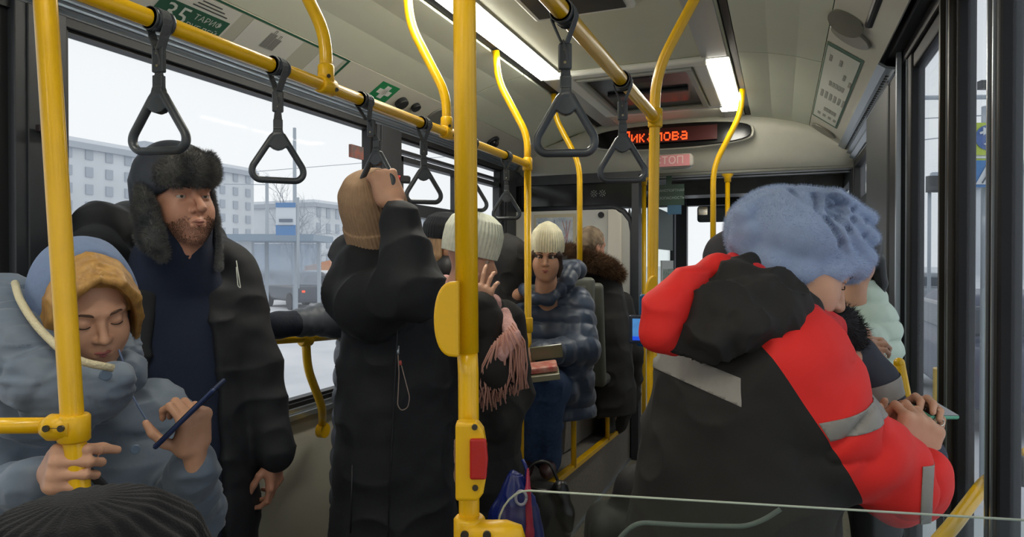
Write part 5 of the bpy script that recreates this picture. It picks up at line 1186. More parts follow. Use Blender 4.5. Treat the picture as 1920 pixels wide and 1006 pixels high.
for k in range(5): v.limb([c6+R6@A([-.075,-.03+k*.012,.03]), c6+R6@A([-.088,-.03+k*.014,-.05]), c6+R6@A([-.085,-.03+k*.015,-.14])], [.014,.015,.008], .006)
volmesh('long_hair', v, mat('light_brown_hair', (170,140,104), .5, rgb2=(120,92,66), nscale=60, stretch=(1,1,.1)), p6, 1)
stand_legs(p6, W(850,900,2.9), D(.85,0,-.5), mat('black_trousers', (0,0,0)), mat('black_boot', (0,0,0)), zf=0.)
# ---- 7: person in black hood by the window seat, back of the hood turned to us
v = Vol(.006); c7 = W(952,492,3.42); R7 = HR(D(-.6,-.1,.8)); head(v, c7, R7, .95, neck=.12); v.limb([c7-A([0,0,.14]), W(945,620,3.45), W(945,690,3.45)], [.05,.10,.12], .03)
for x in (908,980): v.limb([W(940,590,3.47), W(x-8,600,3.47), W(x-8,670,3.43), W(940,690,3.32)], [.05,.035,.03,.026], .01)
p7 = person('person in a black hood turned away, beside the woman in the cream hat', v, SK1)
v = Vol(.006); v.ell(c7+A([0,0,.02]), (.112,.118,.128), .02); v.limb([c7-A([0,0,.05]), W(930,560,3.42)], [.105,.12], .05); v.loft(W(940,660,3.45), rotm(y=D(-.5,0,.85), z=UP), [(-.35,0,0,.20,.18),(0,0,0,.19,.17),(.22,0,0,.17,.15),(.30,0,0,.12,.11)], .05, quilt=(.10,.008)); v.limb([W(905,580,3.45), W(900,670,3.4), W(945,690,3.25)], [.08,.07,.055], .03)
v.limb([W(970,590,3.47), W(974,670,3.45), W(955,695,3.35)], [.07,.06,.05], .03); v.ell(c7+R7@A([0,.10,-.01]), (.07,.07,.09), .01, R7, '-')
volmesh('hooded_coat', v, mat('black_hood_cloth', (27,26,27), .8, bump=.3, bscale=40), p7, 1, folds=.005, fscale=14)
# ---- 8: seated woman, cream hat, slate-blue puffer
s8 = .93; R8 = HR(D(-.12,-.10,-1), D(.03,1,-.05)); c8 = W(1023,482,3.20)-R8@(A([0,.085,.012])*s8)
SLATE = mat('slate_puffer', (52,64,84), .42, noise=.05, nscale=10, bump=.25, bscale=22, sheen=.2)
v = Vol(.0042); head(v, c8, R8, s8, neck=.12, jaw=1.1); f8 = D(-.25,0,-1); T8 = W(1036,720,3.42); Rt8 = rotm(y=f8, z=UP)
sh8 = [W(962,575,3.42), W(1082,565,3.40)]; el8 = [W(950,660,3.25), W(1092,655,3.28)]; wr8 = [W(985,690,3.05), W(1008,664,3.05)]
k8 = [W(985,722,3.10), W(1030,722,3.12)]; a8 = [W(985,850,3.18), W(1028,862,3.20)]
v.limb([c8-R8[:, 2]*.13, T8+A([0,0,.3]), T8], [.045,.07,.10], .03)
for i in (0, 1): v.limb([T8+A([0,0,.33]), sh8[i], el8[i], wr8[i]], [.05,.042,.036,.025], .02)
hand(v, W(1004,664,3.04), D(-.9,-.3,-.2), D(-.2,.4,-.9), UP, .88, [(25,35,25)]*4); hand(v, wr8[0], D(.9,-.1,-.2), D(.2,.4,-.9), UP, .88, [(25,35,25)]*4)
p8 = person('seated woman in a cream knit hat and slate blue puffer coat facing the camera', v, SK1); face_parts(p8, c8, R8, s8, gaze=.05)
v = Vol(.006); v.loft(T8, Rt8, [(-.16,0,.04,.235,.19),(.0,0,.03,.225,.18),(.16,0,.02,.215,.165),(.30,0,0,.20,.14),(.40,0,0,.15,.12),(.47,0,.01,.10,.095),(.52,0,.02,.08,.08)], .03, quilt=(.082,.014))
v.limb([sh8[0], el8[0], W(982,688,3.06)], [.085,.078,.052], .025, quilt=(.075,.010)); v.limb([sh8[1], el8[1], W(1012,662,3.06)], [.088,.085,.056], .025, quilt=(.075,.010))
v.limb([W(1070,690,3.25), W(1085,715,3.3)], [.07,.075], .03, quilt=(.06,.01)); v.limb([W(1040,725,3.2), W(1062,735,3.2)], [.05,.06], .03)
v.limb([W(980,540,3.36), W(1000,560,3.27), W(1030,562,3.26), W(1062,528,3.34), W(1074,505,3.42)], [.032,.028,.028,.042,.048], .02, quilt=(.05,.006)); v.limb([W(975,515,3.5), W(1030,510,3.56), W(1080,505,3.5)], [.05,.06,.055], .02)
volmesh('puffer_coat', v, SLATE, p8, 1, folds=.003, fscale=20)
CRM2 = KNIT('cream_knit', (226,220,190)); hat_lathe('knit_hat', c8+R8@A([0,-.008,.038]), R8, [(.083,-.006),(.086,.025),(.083,.055),(.070,.095),(.040,.128),(.012,.142),(0,.144)], CRM2, p8, 40, .0012, sy=1.12)
v = Vol(.0042); v.ell(c8+R8@A([0,-.008,.02])*1, A([.077,.094,.072]), .01, R8, cut=(R8@nrm([0,.9,-.35]), c8+R8@A([0,.088,.034])))
for e in (-1, 1): v.limb([c8+R8@A([e*.056,.050,.040]), c8+R8@A([e*.066,.046,.02]), c8+R8@A([e*.071,.03,-.04]), c8+R8@A([e*.065,.03,-.085])], [.009,.013,.012,.007], .008)
volmesh('dark_hair', v, mat('dark_brown_hair', (58,44,38), .5, bump=.4, bscale=120), p8, 1)
v = Vol(.008); 
for i in (0, 1): v.limb([T8+A([0,0,-.06])+sh8[i]*0+(np.cross(f8,UP))*(.09 if i == 0 else -.09), k8[i], a8[i]], [.10,.080,.062], .03)
volmesh('jeans', v, mat('blue_jeans', (46,68,102), .85, noise=.2, nscale=60, bump=.3, bscale=300), p8, 1, folds=.005, fscale=14)
BRB = mat('brown_boot', (66,40,38), .5)
for i in (0, 1): shoe(p8, [a8[i][0], a8[i][1], .40], D(-.1,0,-1), BRB, .9)
fc = empty('food_container', W(1022,680,2.95), 'clear plastic food box with red contents held by the seated woman', 'food box')
Rf = np.stack([nrm(RT+UP*.12), nrm(FW+UP*.2), nrm(UP-FW*.2-RT*.12)], 1)
obox(MB(), W(1017,702,2.93), (.075,.05,.014), Rf).build('tray', mat('clear_tray', (150,146,120), .25), fc, bevel=.004)
o = obox(MB(), W(1015,688,2.935), (.07,.045,.014), Rf).build('red_contents', mat('red_food', (196,70,64), .45, rgb2=(222,170,150), nscale=34, bump=.5, bscale=60), fc, bevel=.008)
obox(MB(), W(1025,660,3.0), (.072,.006,.032), Rf).build('lid', mat('lid_clear', (120,118,92), .15), fc, bevel=.004)
obox(MB(), W(984,690,2.9), (.02,.03,.004), Rf).build('paper', WHT, fc)
# ---- 9: man in fur-trimmed hood, seen from behind
v = Vol(.005); c9 = W(1108,462,4.16); R9 = HR(D(.75,-.25,.6), D(.1,1,0)); head(v, c9, R9, .98, neck=.12); v.limb([c9-A([0,0,.14]), W(1112,620,4.22), W(1125,700,4.25)], [.05,.12,.13], .03)
for x, dd in ((1085,0),(1160,.1)): v.limb([W(1115,560,4.2), W(x,560,4.2+dd), W(x+12,660,4.2+dd), W(1165,680,4.4)], [.06,.045,.036,.03], .02)
v.limb([W(1125,705,4.25), W(1160,715,4.5), W(1152,800,4.5)], [.10,.07,.05], .03); v.limb([W(1125,705,4.15), W(1155,725,4.35), W(1140,800,4.35)], [.10,.07,.05], .03)
p9 = person('seated man with short greying hair and a brown fur-trimmed black parka, back turned', v, SK2)
v = Vol(.005); v.ell(c9+R9@A([0,-.02,.036]), A([.082,.092,.090]), .01, R9, cut=(R9@nrm([0,.8,-.6]), c9+R9@A([0,.045,.03]))); volmesh('short_hair', v, mat('grey_brown_hair', (104,86,70), .8, rgb2=(160,140,116), nscale=14), p9, 1, fine=.003)
v = Vol(.008); v.loft(W(1122,700,4.22), rotm(y=D(.6,0,.8), z=UP), [(-.25,0,0,.24,.22),(.0,0,0,.23,.20),(.25,0,0,.21,.18),(.45,0,0,.18,.15),(.62,0,0,.14,.12),(.68,0,0,.11,.10)], .04, quilt=(.2,.004))
v.limb([W(1085,570,4.15), W(1100,680,4.1), W(1160,690,4.35)], [.09,.085,.065], .03); v.limb([W(1160,570,4.3), W(1180,660,4.35), W(1182,710,4.4)], [.09,.09,.08], .03)
v.limb([W(1130,720,4.2), W(1170,740,4.4), W(1152,790,4.4)], [.12,.10,.09], .04); v.ell(W(1075,500,4.1), (.12,.12,.10), .04)
volmesh('parka', v, mat('brown_black_parka', (25,23,22), .7, bump=.3, bscale=30), p9, 1, folds=.006, fscale=9)
FURB = mat('brown_fur', (112,82,54), .9, rgb2=(70,48,32), nscale=18)
v = Vol(.007); v.limb([W(1066,470,4.1), W(1085,486,4.0), W(1115,490,3.98), W(1142,500,4.05), W(1160,516,4.15)], [.035,.038,.038,.036,.03], .02)
VV, QQ = v.build(); fb = npmesh('fur_trim', VV, QQ, FURB, p9); fv, ft = fur_tris(VV, QQ, 14000, .035, .0010, comb=RT*.4-UP*.1, cm=.5, rnd=.5); npmesh('fur_pile', fv, ft, FURB, fb, False)
for (x, d_) in ((1152,4.42),(1140,4.28)): q = W(x,800,d_); shoe(p9, [q[0], q[1], .30], D(.3,0,.9), mat('black_boot', (0,0,0)), 1.)
# ---- 11: person in dark hood behind the blue hat
v = Vol(.0055); c11 = W(1376,496,2.62); R11 = HR(D(.8,-.35,-.4), D(.1,1,0)); head(v, c11, R11, .95, neck=.12); v.limb([c11-A([0,0,.14]), W(1350,700,2.65), W(1350,850,2.65)], [.05,.10,.11], .03)
for x in (1290,1420): v.limb([W(1350,590,2.65), W(x,610,2.65), W(x,730,2.6), W(1380,750,2.45)], [.06,.045,.036,.03], .02)
p11 = person('person in a dark hood with tan forehead showing behind the blue fluffy hat', v, SK2); face_parts(p11, c11, R11, .95)
v = Vol(.006); v.ell(c11+R11@A([0,-.02,.02]), (.10,.105,.118), .02, R11); v.limb([c11-A([0,0,.08]), W(1355,580,2.65)], [.10,.11], .05); v.loft(W(1350,760,2.65), rotm(y=D(.8,0,-.4), z=UP), [(-.5,0,0,.20,.17),(0,0,0,.185,.16),(.25,0,0,.17,.14),(.38,0,0,.12,.11)], .05)
for x in (1290,1420): v.limb([W(x,610,2.65), W(x,730,2.6), W(1380,745,2.45)], [.08,.07,.055], .03)
v.ell(c11+R11@A([0,.10,-.005]), A([.072,.085,.10]), .01, R11, '-')
volmesh('hooded_coat', v, mat('dark_hood_cloth', (32,30,37), .8, bump=.3, bscale=60), p11, 1, folds=.004, fscale=12)
stand_legs(p11, W(1350,880,2.65), D(.8,0,-.4), mat('black_trousers', (0,0,0)), mat('black_boot', (0,0,0)))
# ---- 12: person in mint puffer beyond the red jacket
MINT = mat('mint_puffer', (188,206,190), .5, noise=.04, bump=.2, bscale=22)
v = Vol(.0055); c12 = W(1598,478,2.20); R12 = HR(D(-.3,-.35,-.85)); head(v, c12, R12, .92, neck=.12); v.limb([c12-A([0,0,.14]), W(1590,660,2.25), W(1590,800,2.25)], [.05,.10,.11], .03)
w12 = W(1596,622,2.0); v.limb([W(1590,560,2.22), W(1545,580,2.22), W(1545,690,2.15), W(1580,660,2.0)], [.06,.045,.036,.026], .02); v.limb([W(1590,560,2.22), W(1622,580,2.25), W(1628,650,2.1), w12], [.06,.045,.036,.026], .02)
hand(v, w12, D(-.9,.1,-.2), D(.1,.6,-.75), UP, .9, [(30,40,30)]*4); hand(v, W(1580,660,2.0), D(.7,.2,-.3), D(0,.6,-.75), UP, .9, [(30,40,30)]*4)
p12 = person('person in a pale mint puffer jacket beyond the bent face under the blue hat', v, SK1); face_parts(p12, c12, R12, .92)
v = Vol(.006); v.loft(W(1586,700,2.27), rotm(y=D(-.3,0,-.9), z=UP), [(-.3,0,0,.19,.16),(0,0,0,.18,.15),(.18,0,0,.17,.14),(.28,0,0,.12,.11),(.34,0,0,.09,.09)], .03, quilt=(.062,.013)); v.limb([W(1545,585,2.22), W(1545,690,2.15), W(1575,662,2.02)], [.07,.065,.05], .03, quilt=(.06,.01)); v.limb([W(1614,585,2.25), W(1622,650,2.12), W(1606,626,2.03)], [.065,.062,.045], .03, quilt=(.06,.01))
volmesh('puffer_jacket', v, MINT, p12, 1, folds=.002, fscale=18)
v = Vol(.0055); v.ell(c12+R12@A([0,-.015,.03]), A([.09,.10,.10]), .01, R12, cut=(R12@nrm([0,.9,-.35]), c12+R12@A([0,.088,.034]))); v.limb([c12+R12@A([-.07,0,-.02]), c12+R12@A([-.088,.0,-.10]), c12+R12@A([-.085,.03,-.155])], [.03,.022,.010], .01); v.limb([c12+R12@A([.07,0,-.02]), c12+R12@A([.088,.0,-.10]), c12+R12@A([.085,.03,-.15])], [.03,.022,.010], .01)
volmesh('black_hair', v, mat('black_hair', (22,22,24), .4), p12, 1)
stand_legs(p12, W(1586,850,2.25), D(-.3,0,-.9), mat('black_trousers', (0,0,0)), mat('black_boot', (0,0,0)))
# ---- 10: woman in red and black work jacket with the blue fluffy hat
s10 = 1.0; R10 = HR(D(.84,-.48,-.10), D(.45,.88,.1)); c10 = W(1492,506,1.31)
ch10 = D(.80,-.05,.45); RJ = rotm(y=ch10, z=nrm(UP*1+RT*.16)); TJ = W(1385,860,1.30)
shR10, elR10, wrR10 = W(1478,690,1.20), W(1690,906,1.20), W(1722,838,1.33)
shL10, elL10, wrL10 = W(1600,672,1.43), W(1658,770,1.43), W(1678,838,1.39)
v = Vol(.0038); head(v, c10, R10, s10, neck=.12, jaw=1.1, nose=.99)
v.limb([c10-R10[:, 2]*.12, W(1440,700,1.33), TJ], [.06,.12,.12], .04)
v.limb([W(1450,680,1.33), shR10, elR10, W(1712,876,1.25)], [.07,.05,.04,.030], .02); v.limb([W(1480,660,1.36), shL10, elL10, wrL10], [.06,.045,.038,.028], .02)
# hand holding a phone, back of the hand to us
hand(v, W(1706,880,1.245), D(.33,.90,.12), D(.10,.18,-.97), D(-1,.4,0), 1.04, [(66,70,45),(62,72,45),(60,72,45),(60,70,45)], [(.75,.7,-.3),(.2,1,-.5),(-.1,1,-.6)], palm_w=1.08)
hand(v, wrL10, D(.3,.6,-.1), D(.2,.2,.9), D(-.3,.5,-.6), .95, [(40,55,40)]*4)
p10 = person('woman in a red and charcoal work jacket and fluffy light blue hat, head bent', v, SK1)
face_parts(p10, c10, R10, s10, closed=True)
RED = mat('red_cloth', (226,34,28), .72, noise=.05, nscale=8, bump=.3, bscale=30, bdist=.003)
CHA = mat('charcoal_cloth', (31,29,28), .85, noise=.08, nscale=8, bump=.3, bscale=26, bdist=.003)
BAND = mat('grey_reflective_tape', (138,134,128), .45, noise=.04, nscale=60)
v = Vol(.0055)
v.loft(TJ, RJ, [(-.55,-.02,-.02,.205,.18),(-.25,-.01,-.01,.205,.175),(0,0,0,.20,.168),(.14,0,.005,.192,.158),(.24,0,.01,.165,.14),(.31,0,.02,.105,.10)], .04)
v.limb([shR10, W(1572,812,1.18), elR10], [.104,.086,.074], .045); v.limb([elR10, W(1712,905,1.215), W(1716,876,1.255)], [.076,.058,.042], .03)
VJ, QJ = v.build(); VJ = relax(VJ, QJ, 3); NJ = vnormals(VJ, QJ)
# creases: broad folds on the back, tight ones across the sleeve and elbow
ua = nrm(elR10-shR10); t_ = (VJ-shR10)@ua; L_ua = np.linalg.norm(elR10-shR10); off = np.linalg.norm(VJ-shR10-t_[:, None]*ua, axis=1); sl = np.clip((t_-.02)/.08, 0, 1)*np.clip((.17-off)/.05, 0, 1)
n1 = noise(VJ@np.stack([ua, nrm(np.cross(ua, FW)), FW], 1), 1, (22,7,7)); n2 = noise(VJ+2., 6, (1,1,1.5))
d_ = sl*.013*(2*np.abs(n1)**.5-1.2)+(1-sl)*.010*(1-2*np.abs(n2)**.7)+.002*noise(VJ, 30)
VJ = VJ+NJ*d_[:, None]
jk = npmesh('jacket', VJ, QJ, [CHA, RED], p10)
# red panel: a straight seam from the collar to under the elbow
pA, pB = W(1388,600,1.16), W(1640,985,1.16); dn = nrm(np.cross(pB-pA, nrm(FW+RT*.05))); dn = dn if dn@(W(1600,700,1.16)-pA) > 0 else -dn
bm = bmesh.new(); bm.from_mesh(jk.data)
bmesh.ops.bisect_plane(bm, geom=bm.verts[:]+bm.edges[:]+bm.faces[:], plane_co=Vector(pA), plane_no=Vector(dn), dist=1e-5)
def in_cut(c): return (A(c)-pA)@dn > 0
for f in bm.faces: f.material_index = 1 if in_cut(f.calc_center_median()) else 0; f.smooth = True
bm.to_mesh(jk.data)
def band(name, po, no, half, cond, m=BAND, off=.0018):
    """tape sewn round the cloth: the jacket surface between two planes, lifted a little"""
    b = bm.copy(); no = nrm(no); po = A(po)
    for s_ in (1, -1): bmesh.ops.bisect_plane(b, geom=b.verts[:]+b.edges[:]+b.faces[:], plane_co=Vector(po+no*half*s_), plane_no=Vector(no*s_), clear_outer=True, dist=1e-5)
    for co, nn in cond: bmesh.ops.bisect_plane(b, geom=b.verts[:]+b.edges[:]+b.faces[:], plane_co=Vector(A(co)), plane_no=Vector(nrm(nn)), clear_outer=True, dist=1e-5)
    for vv in b.verts: vv.co += vv.normal*off
    me = bpy.data.meshes.new(name); b.to_mesh(me); b.free(); o = link(name, me, m, p10)
    for p in me.polygons: p.material_index = 0
    md = o.modifiers.new('t', 'SOLIDIFY'); md.thickness = .0012; return o
q0, q1 = W(1240,672,1.1), W(1405,742,1.1); nb_ = nrm(np.cross(q1-q0, nrm(q0-CP))); nb_ = nb_ if nb_[2] > 0 else -nb_
band('back_band', (q0+q1)/2, nb_, .0225, [(W(1404,740,1.1), nrm(q1-q0)*1+nb_*.35), (W(1372,800,1.32), -RJ[:, 1]*-1)])
q0, q1 = W(1535,833,1.05), W(1655,788,1.08); nb_ = nrm(np.cross(q1-q0, FW)); nb_ = nb_ if nb_[2] > 0 else -nb_
band('sleeve_band', (q0+q1)/2, nb_, .0165, [(pA+dn*.002, -dn)])
q0, q1 = W(1742,872,1.15), W(1738,975,1.15); nb_ = nrm(np.cross(q1-q0, nrm(W(1740,920,1)-CP))); 
band('cuff_band', (q0+q1)/2, nb_, .008, [(pA+dn*.03, -dn), (W(1740,868,1.15), (0,0,1)), (W(1740,900,1.235), FW)])
bm.free()
v = Vol(.004); v.cone(W(1733,854,1.272), W(1733,872,1.262), .040, .043, .01)
volmesh('cuff_lining', v, mat('cuff_navy', (50,56,72), .8), p10)
# the other sleeve, charcoal with a grey band
v = Vol(.0055); v.limb([W(1500,680,1.40), W(1560,670,1.42), W(1605,672,1.43), W(1638,712,1.43), W(1660,775,1.43), W(1672,835,1.40)], [.06,.046,.044,.044,.044,.040], .03)
VV, QQ = v.build(); VV = relax(VV, QQ, 1); VV = VV+vnormals(VV, QQ)*(.004*noise(VV, 16))[:, None]; fs = npmesh('far_sleeve', VV, QQ, mat('slate_cloth', (40,43,54), .75, bump=.3, bscale=30), p10)
b = bmesh.new(); b.from_mesh(fs.data); nf = nrm(W(1660,775,1.43)-W(1638,712,1.43)); po = W(1644,728,1.43)
for s_ in (1, -1): bmesh.ops.bisect_plane(b, geom=b.verts[:]+b.edges[:]+b.faces[:], plane_co=Vector(po+nf*.020*s_), plane_no=Vector(nf*s_), clear_outer=True)
for vv in b.verts: vv.co += vv.normal*.002
me = bpy.data.meshes.new('sleeve_band'); b.to_mesh(me); b.free(); link('sleeve_band', me, BAND, p10)
# hood lying on the shoulders: red outside, charcoal lining in folds
v = Vol(.0045)
v.limb([W(1385,490,1.30), W(1345,503,1.25), W(1290,535,1.21), W(1248,578,1.19), W(1238,625,1.19), W(1262,652,1.20)], [.014,.022,.029,.034,.031,.014], .03)
v.limb([W(1330,520,1.27), W(1290,560,1.25), W(1262,600,1.24)], [.03,.04,.035], .03)
volmesh('hood_outside', v, RED, p10, 2, folds=.003, fscale=18)
v = Vol(.0045)
v.limb([W(1272,640,1.185), W(1330,632,1.16), W(1400,612,1.15), W(1470,590,1.17)], [.018,.036,.040,.034], .02)
v.limb([W(1290,595,1.195), W(1345,570,1.17), W(1420,555,1.17), W(1490,570,1.19)], [.024,.036,.034,.028], .018)
v.limb([W(1320,545,1.22), W(1380,522,1.21), W(1450,535,1.21), W(1520,590,1.23)], [.022,.030,.028,.022], .016)
v.limb([W(1345,515,1.25), W(1400,510,1.25), W(1470,540,1.27), W(1545,600,1.28)], [.018,.026,.026,.02], .016)
v.ell(W(1400,600,1.25), (.12,.10,.06), .04)
volmesh('hood_lining', v, CHA, p10, 2, folds=.010, fscale=14, fst=(1.6,1.6,1))
v = Vol(.0045); v.limb([W(1372,482,1.27), W(1420,508,1.215), W(1478,548,1.19), W(1530,590,1.20), W(1568,612,1.23)], [.010,.011,.012,.013,.013], .01); v.limb([W(1530,600,1.245), W(1556,618,1.26), W(1560,640,1.27)], [.028,.028,.022], .02, flat=(FW, .6))
volmesh('red_collar', v, mat('collar_red', (196,30,36), .7, bump=.2, bscale=60), p10, 1, folds=.002, fscale=30)
v = Vol(.0045); v.limb([W(1455,530,1.28), W(1500,552,1.262), W(1530,585,1.255), W(1540,605,1.27)], [.016,.017,.017,.014], .01); volmesh('pink_scarf', v, mat('magenta_scarf', (176,30,84), .8, bump=.4, bscale=150), p10, 1)
v = Vol(.005); v.limb([W(1548,612,1.30), W(1580,600,1.33), W(1592,625,1.38), W(1600,660,1.42)], [.018,.026,.030,.026], .015); v.limb([W(1560,588,1.36), W(1585,592,1.38)], [.014,.014], .01)
VV, QQ = v.build(); fb = npmesh('black_fur_collar', VV, QQ, mat('black_fur', (18,18,22), .8), p10); fv, ft = fur_tris(VV, QQ, 3500, .012, .0004, rnd=.5); npmesh('fur_pile', fv, ft, mat('black_fur', (0,0,0)), fb, False)
# hat
HATM = mat('angora_blue', (150,166,196), .95, noise=.06, nscale=30, sheen=.2)
v = Vol(.0045); hx, hu, hf = RT, UP, FW
v.ell(W(1474,440,1.34), (.108,.130,.090), .03, np.stack([nrm(hx-hu*.16), hf, nrm(hu+hx*.16)], 1))
v.ell(W(1450,430,1.34), (.090,.115,.080), .03)
for k, (a, b_, c_) in enumerate((((1500,356),(1566,376),(1628,410)),((1502,362),(1578,402),(1634,446)),((1500,370),(1578,428),(1626,482)),((1494,380),(1566,446),(1612,508)))):
    for dd, q_ in ((0, .008), (.12, .01)): v.limb([W(a[0],a[1],1.29+dd*.5), W(b_[0],b_[1],1.243+dd), W(c_[0],c_[1],1.30+dd*.4)], [.010,.022,.016], .003)
for k, (a, b_, c_) in enumerate((((1425,372),(1392,400),(1378,452)),((1440,385),(1404,430),(1400,482)))):
    v.limb([W(a[0],a[1],1.28), W(b_[0],b_[1],1.258), W(c_[0],c_[1],1.28)], [.010,.016,.014], .012)
for (a, b_, c_) in (((1506,362),(1572,420),(1604,508)),((1506,360),(1586,398),(1622,480)),((1504,357),(1592,384),(1634,440)),((1500,352),(1590,370),(1640,412))):
    P_ = smoothpath([W(*a,1.235), W(*b_,1.205), W(*c_,1.24)], .05, 4)
    for i in range(len(P_)-1): v.cone(P_[i], P_[i+1], .0060, .0060, .009, '-', flat=(FW, 8.))
v.limb([W(1618,490,1.30), W(1565,508,1.262), W(1500,512,1.25), W(1440,498,1.255), W(1402,470,1.285)], [.014,.015,.016,.018,.020], .03)
v.limb([W(1600,512,1.42), W(1520,515,1.44), W(1430,488,1.42)], [.022,.026,.026], .02)
VV, QQ = v.build(); VV = relax(VV, QQ, 1); VV = VV+vnormals(VV, QQ)*(.002*noise(VV, 25))[:, None]
ht = npmesh('fluffy_hat', VV, QQ, HATM, p10); fv, ft = fur_tris(VV, QQ, 60000, .0058, .00020, comb=-UP*.2+RT*.15, cm=.35, rnd=.55, seed=5); npmesh('angora_pile', fv, ft, mat('angora_tips', (164,180,208), .9), ht, False)
stand_legs(p10, TJ-A([0,0,.45]), ch10, mat('work_trousers', (24,24,27), .8), mat('black_boot', (0,0,0)), r=.10, gap=.10)
ph2 = empty('smartphone', W(1750,762,1.37), 'black smartphone in a green-edged case held by the woman in the fluffy blue hat', 'phone')
phone(ph2, W(1748,768,1.36), D(.86,-.12,.5), D(-.2,.85,-.5), mat('green_case', (96,170,140), .35), (.030,.055,.0045), mat('phone_glass', (30,32,36), .08))
rg = MB(); rg.tube([W(1763,790,1.312)+.009*(math.cos(a)*RT+math.sin(a)*nrm(UP+FW*.5)) for a in np.linspace(0, 2*math.pi, 14)], .0013, 6); rg.build('ring', mat('silver_ring', (220,214,200), .2, .9), p10)
# ---- 13: seated passenger in black knit cap right below the photographer
v = Vol(.006); c13 = W(150,1240,.66); f13 = D(-.5,-.2,.8); R13 = HR(f13); head(v, c13, R13, 1.0, neck=.12); t13 = c13-A([0,0,.42])-nrm(f13*A([1,1,0]))*.03
sd13 = np.cross(nrm(f13*A([1,1,0])), (0,0,1.)); ff = nrm(f13*A([1,1,0]))
v.limb([c13-A([0,0,.13]), t13+A([0,0,.1]), t13-A([0,0,.1])], [.05,.11,.12], .03)
for e in (-1, 1): v.limb([t13+A([0,0,.2]), t13+sd13*e*.18+A([0,0,.2]), t13+sd13*e*.22+A([0,0,-.05]), t13+sd13*e*.08+ff*.25+A([0,0,-.1])], [.06,.045,.036,.03], .02)
p13 = person('passenger in a black cable knit cap seen from above at the bottom corner', v, SK2)
hat_lathe('knit_cap', c13+A([0,0,.010]), HR(D(-.1,0,1)), [(.112,-.06),(.121,-.02),(.124,.03),(.120,.075),(.104,.115),(.066,.142),(.025,.150),(0,.151)], KNIT('black_cable_knit', (20,20,23)), p13, 26, .0026, sy=1.08, twist=.5, lump=.01)
v = Vol(.009); v.loft(t13, rotm(y=ff, z=UP), [(-.25,0,0,.22,.17),(0,0,0,.21,.16),(.2,0,0,.19,.14),(.28,0,0,.11,.10)], .03)
for e in (-1, 1): v.limb([t13+sd13*e*.17+A([0,0,.18]), t13+sd13*e*.23+A([0,0,-.05]), t13+sd13*e*.09+ff*.24+A([0,0,-.1])], [.085,.075,.055], .03)
volmesh('black_coat', v, BLKC, p13, 1, folds=.004)
v = Vol(.01)
for e in (-1, 1): v.limb([t13+sd13*e*.09-A([0,0,.22]), t13+sd13*e*.12+ff*.42-A([0,0,.2]), t13+sd13*e*.12+ff*.44-A([0,0,t13[2]-.10])], [.09,.07,.05], .03); q = t13+sd13*e*.12+ff*.44; shoe(p13, [q[0], q[1], 0], ff, mat('black_boot', (0,0,0)))
volmesh('trousers', v, mat('black_trousers', (0,0,0)), p13, 1)
e = empty('passenger_chair', t13*A([1,1,0]), 'dark bus seat under the passenger in the black cable knit cap', 'seat')
q = t13-A([0,0,.36]); obox(MB(), q, (.22,.22,.035), rotm(y=ff, z=UP)).build('cushion', SEAT, e, bevel=.02)
obox(MB(), q-ff*.23+A([0,0,.25]), (.22,.02,.25), rotm(y=ff, z=UP)).build('backrest', SEAT, e, bevel=.015)
for sx in (-.15,.15): a_ = q+sd13*sx; MB().tube([a_, [a_[0], a_[1], 0]], .02, 10).build('leg', DKF, e)
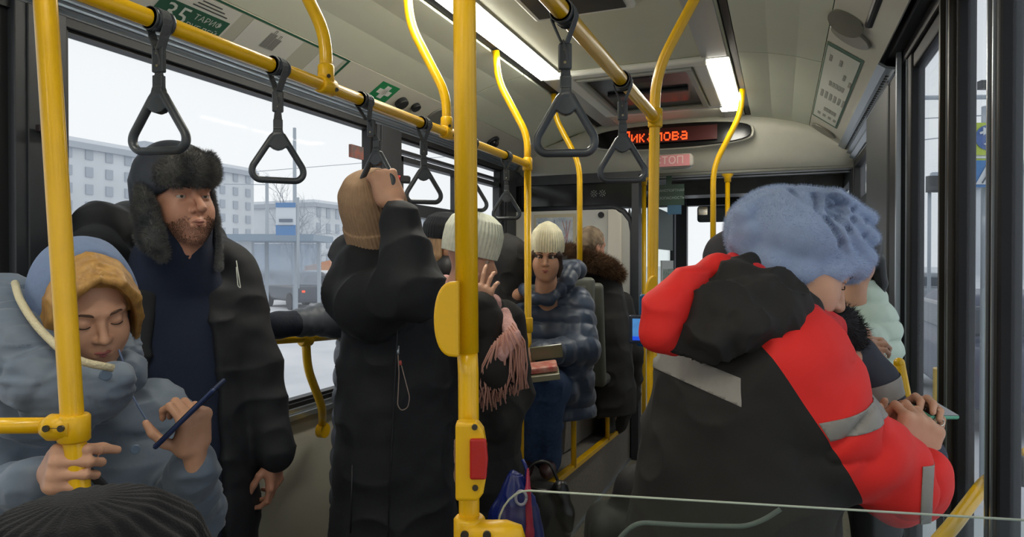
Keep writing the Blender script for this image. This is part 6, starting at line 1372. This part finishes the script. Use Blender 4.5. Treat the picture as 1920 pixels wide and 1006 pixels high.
# ------------------------------------------------------------------ bags in the aisle
bg_ = empty('shopping_bag', W(975,1100,2.25), 'blue plastic shopping bag with red and white round print', 'bag')
v = Vol(.005); v.loft(W(966,990,2.2), rotm(y=D(-.2,0,-1), z=UP), [(-.28,0,0,.10,.07),(-.1,0,0,.105,.07),(.05,0,0,.085,.055),(.15,0,0,.04,.03),(.20,0,0,.02,.015)], .02)
BB = volmesh('bag_body', v, mat('bag_blue', (22,38,116), .35, bump=.4, bscale=18), bg_, 2, folds=.006, fscale=16, fst=(2,2,.5))
mb = MB()
v2 = Vol(.004); v2.limb([W(990,880,2.17), W(990,920,2.14), W(994,1000,2.125), W(990,1050,2.125)], [.006,.010,.014,.016], .01, flat=(FW, .5)); volmesh('red_stripe', v2, mat('bag_red', (170,30,66), .35), bg_, 1)
MB().tube([W(977,934,2.118)+.020*(math.cos(a)*RT*.85+math.sin(a)*UP*1.1) for a in np.linspace(0, 2*math.pi, 22)], .0050, 6).build('white_ring_print', mat('bag_white', (176,170,186), .4), bg_)
MB().tube(smoothpath([W(985,915,2.18), W(988,880,2.18), W(980,862,2.2)], .01), .006, 6).build('handle', mat('bag_blue', (0,0,0)), bg_)
hb_ = empty('handbag', W(1030,960,2.5), 'black glossy handbag hanging beside the blue shopping bag', 'bag')
v = Vol(.006); v.loft(W(1024,960,2.5), rotm(y=D(-.2,0,-1), z=UP), [(-.16,0,0,.08,.05),(-.08,0,0,.095,.06),(.05,0,0,.085,.055),(.12,0,0,.06,.04)], .03); v.limb([W(1050,915,2.45), W(1063,960,2.45), W(1066,990,2.45)], [.03,.028,.02], .02)
volmesh('bag_body', v, mat('bag_black', (20,20,22), .35, bump=.4, bscale=24), hb_, 1, folds=.005, fscale=14)
MB().tube(smoothpath([W(985,925,2.5), W(990,870,2.5), W(1030,862,2.5), W(1050,912,2.47)], .05), .006, 8).build('handle', mat('bag_black', (0,0,0)), hb_)
sb = empty('shopping_trolley', W(1175,1040,1.8), 'black bag standing on the floor below the charcoal jacket', 'bag')
v = Vol(.008); v.box(W(1188,1010,1.75)-A([0,0,.12]), (.12,.10,.20), .05, .01, np.stack([RT,FW,UP],1)); v.ell(W(1200,920,1.75), (.07,.06,.07), .05)
volmesh('bag_body', v, mat('bag_cloth', (22,21,22), .7, bump=.3, bscale=40), sb, 1, folds=.006, fscale=10)
# black mitten at the right edge
v = Vol(.005); v.ell(W(1916,882,1.5), (.022,.03,.034), .01); v.limb([W(1916,885,1.5), W(1990,900,1.5)], [.03,.035], .01)
e = volmesh('mitten', v, BLK, None); tag(e, 'black mitten at the right edge beyond the black door post', 'mitten')
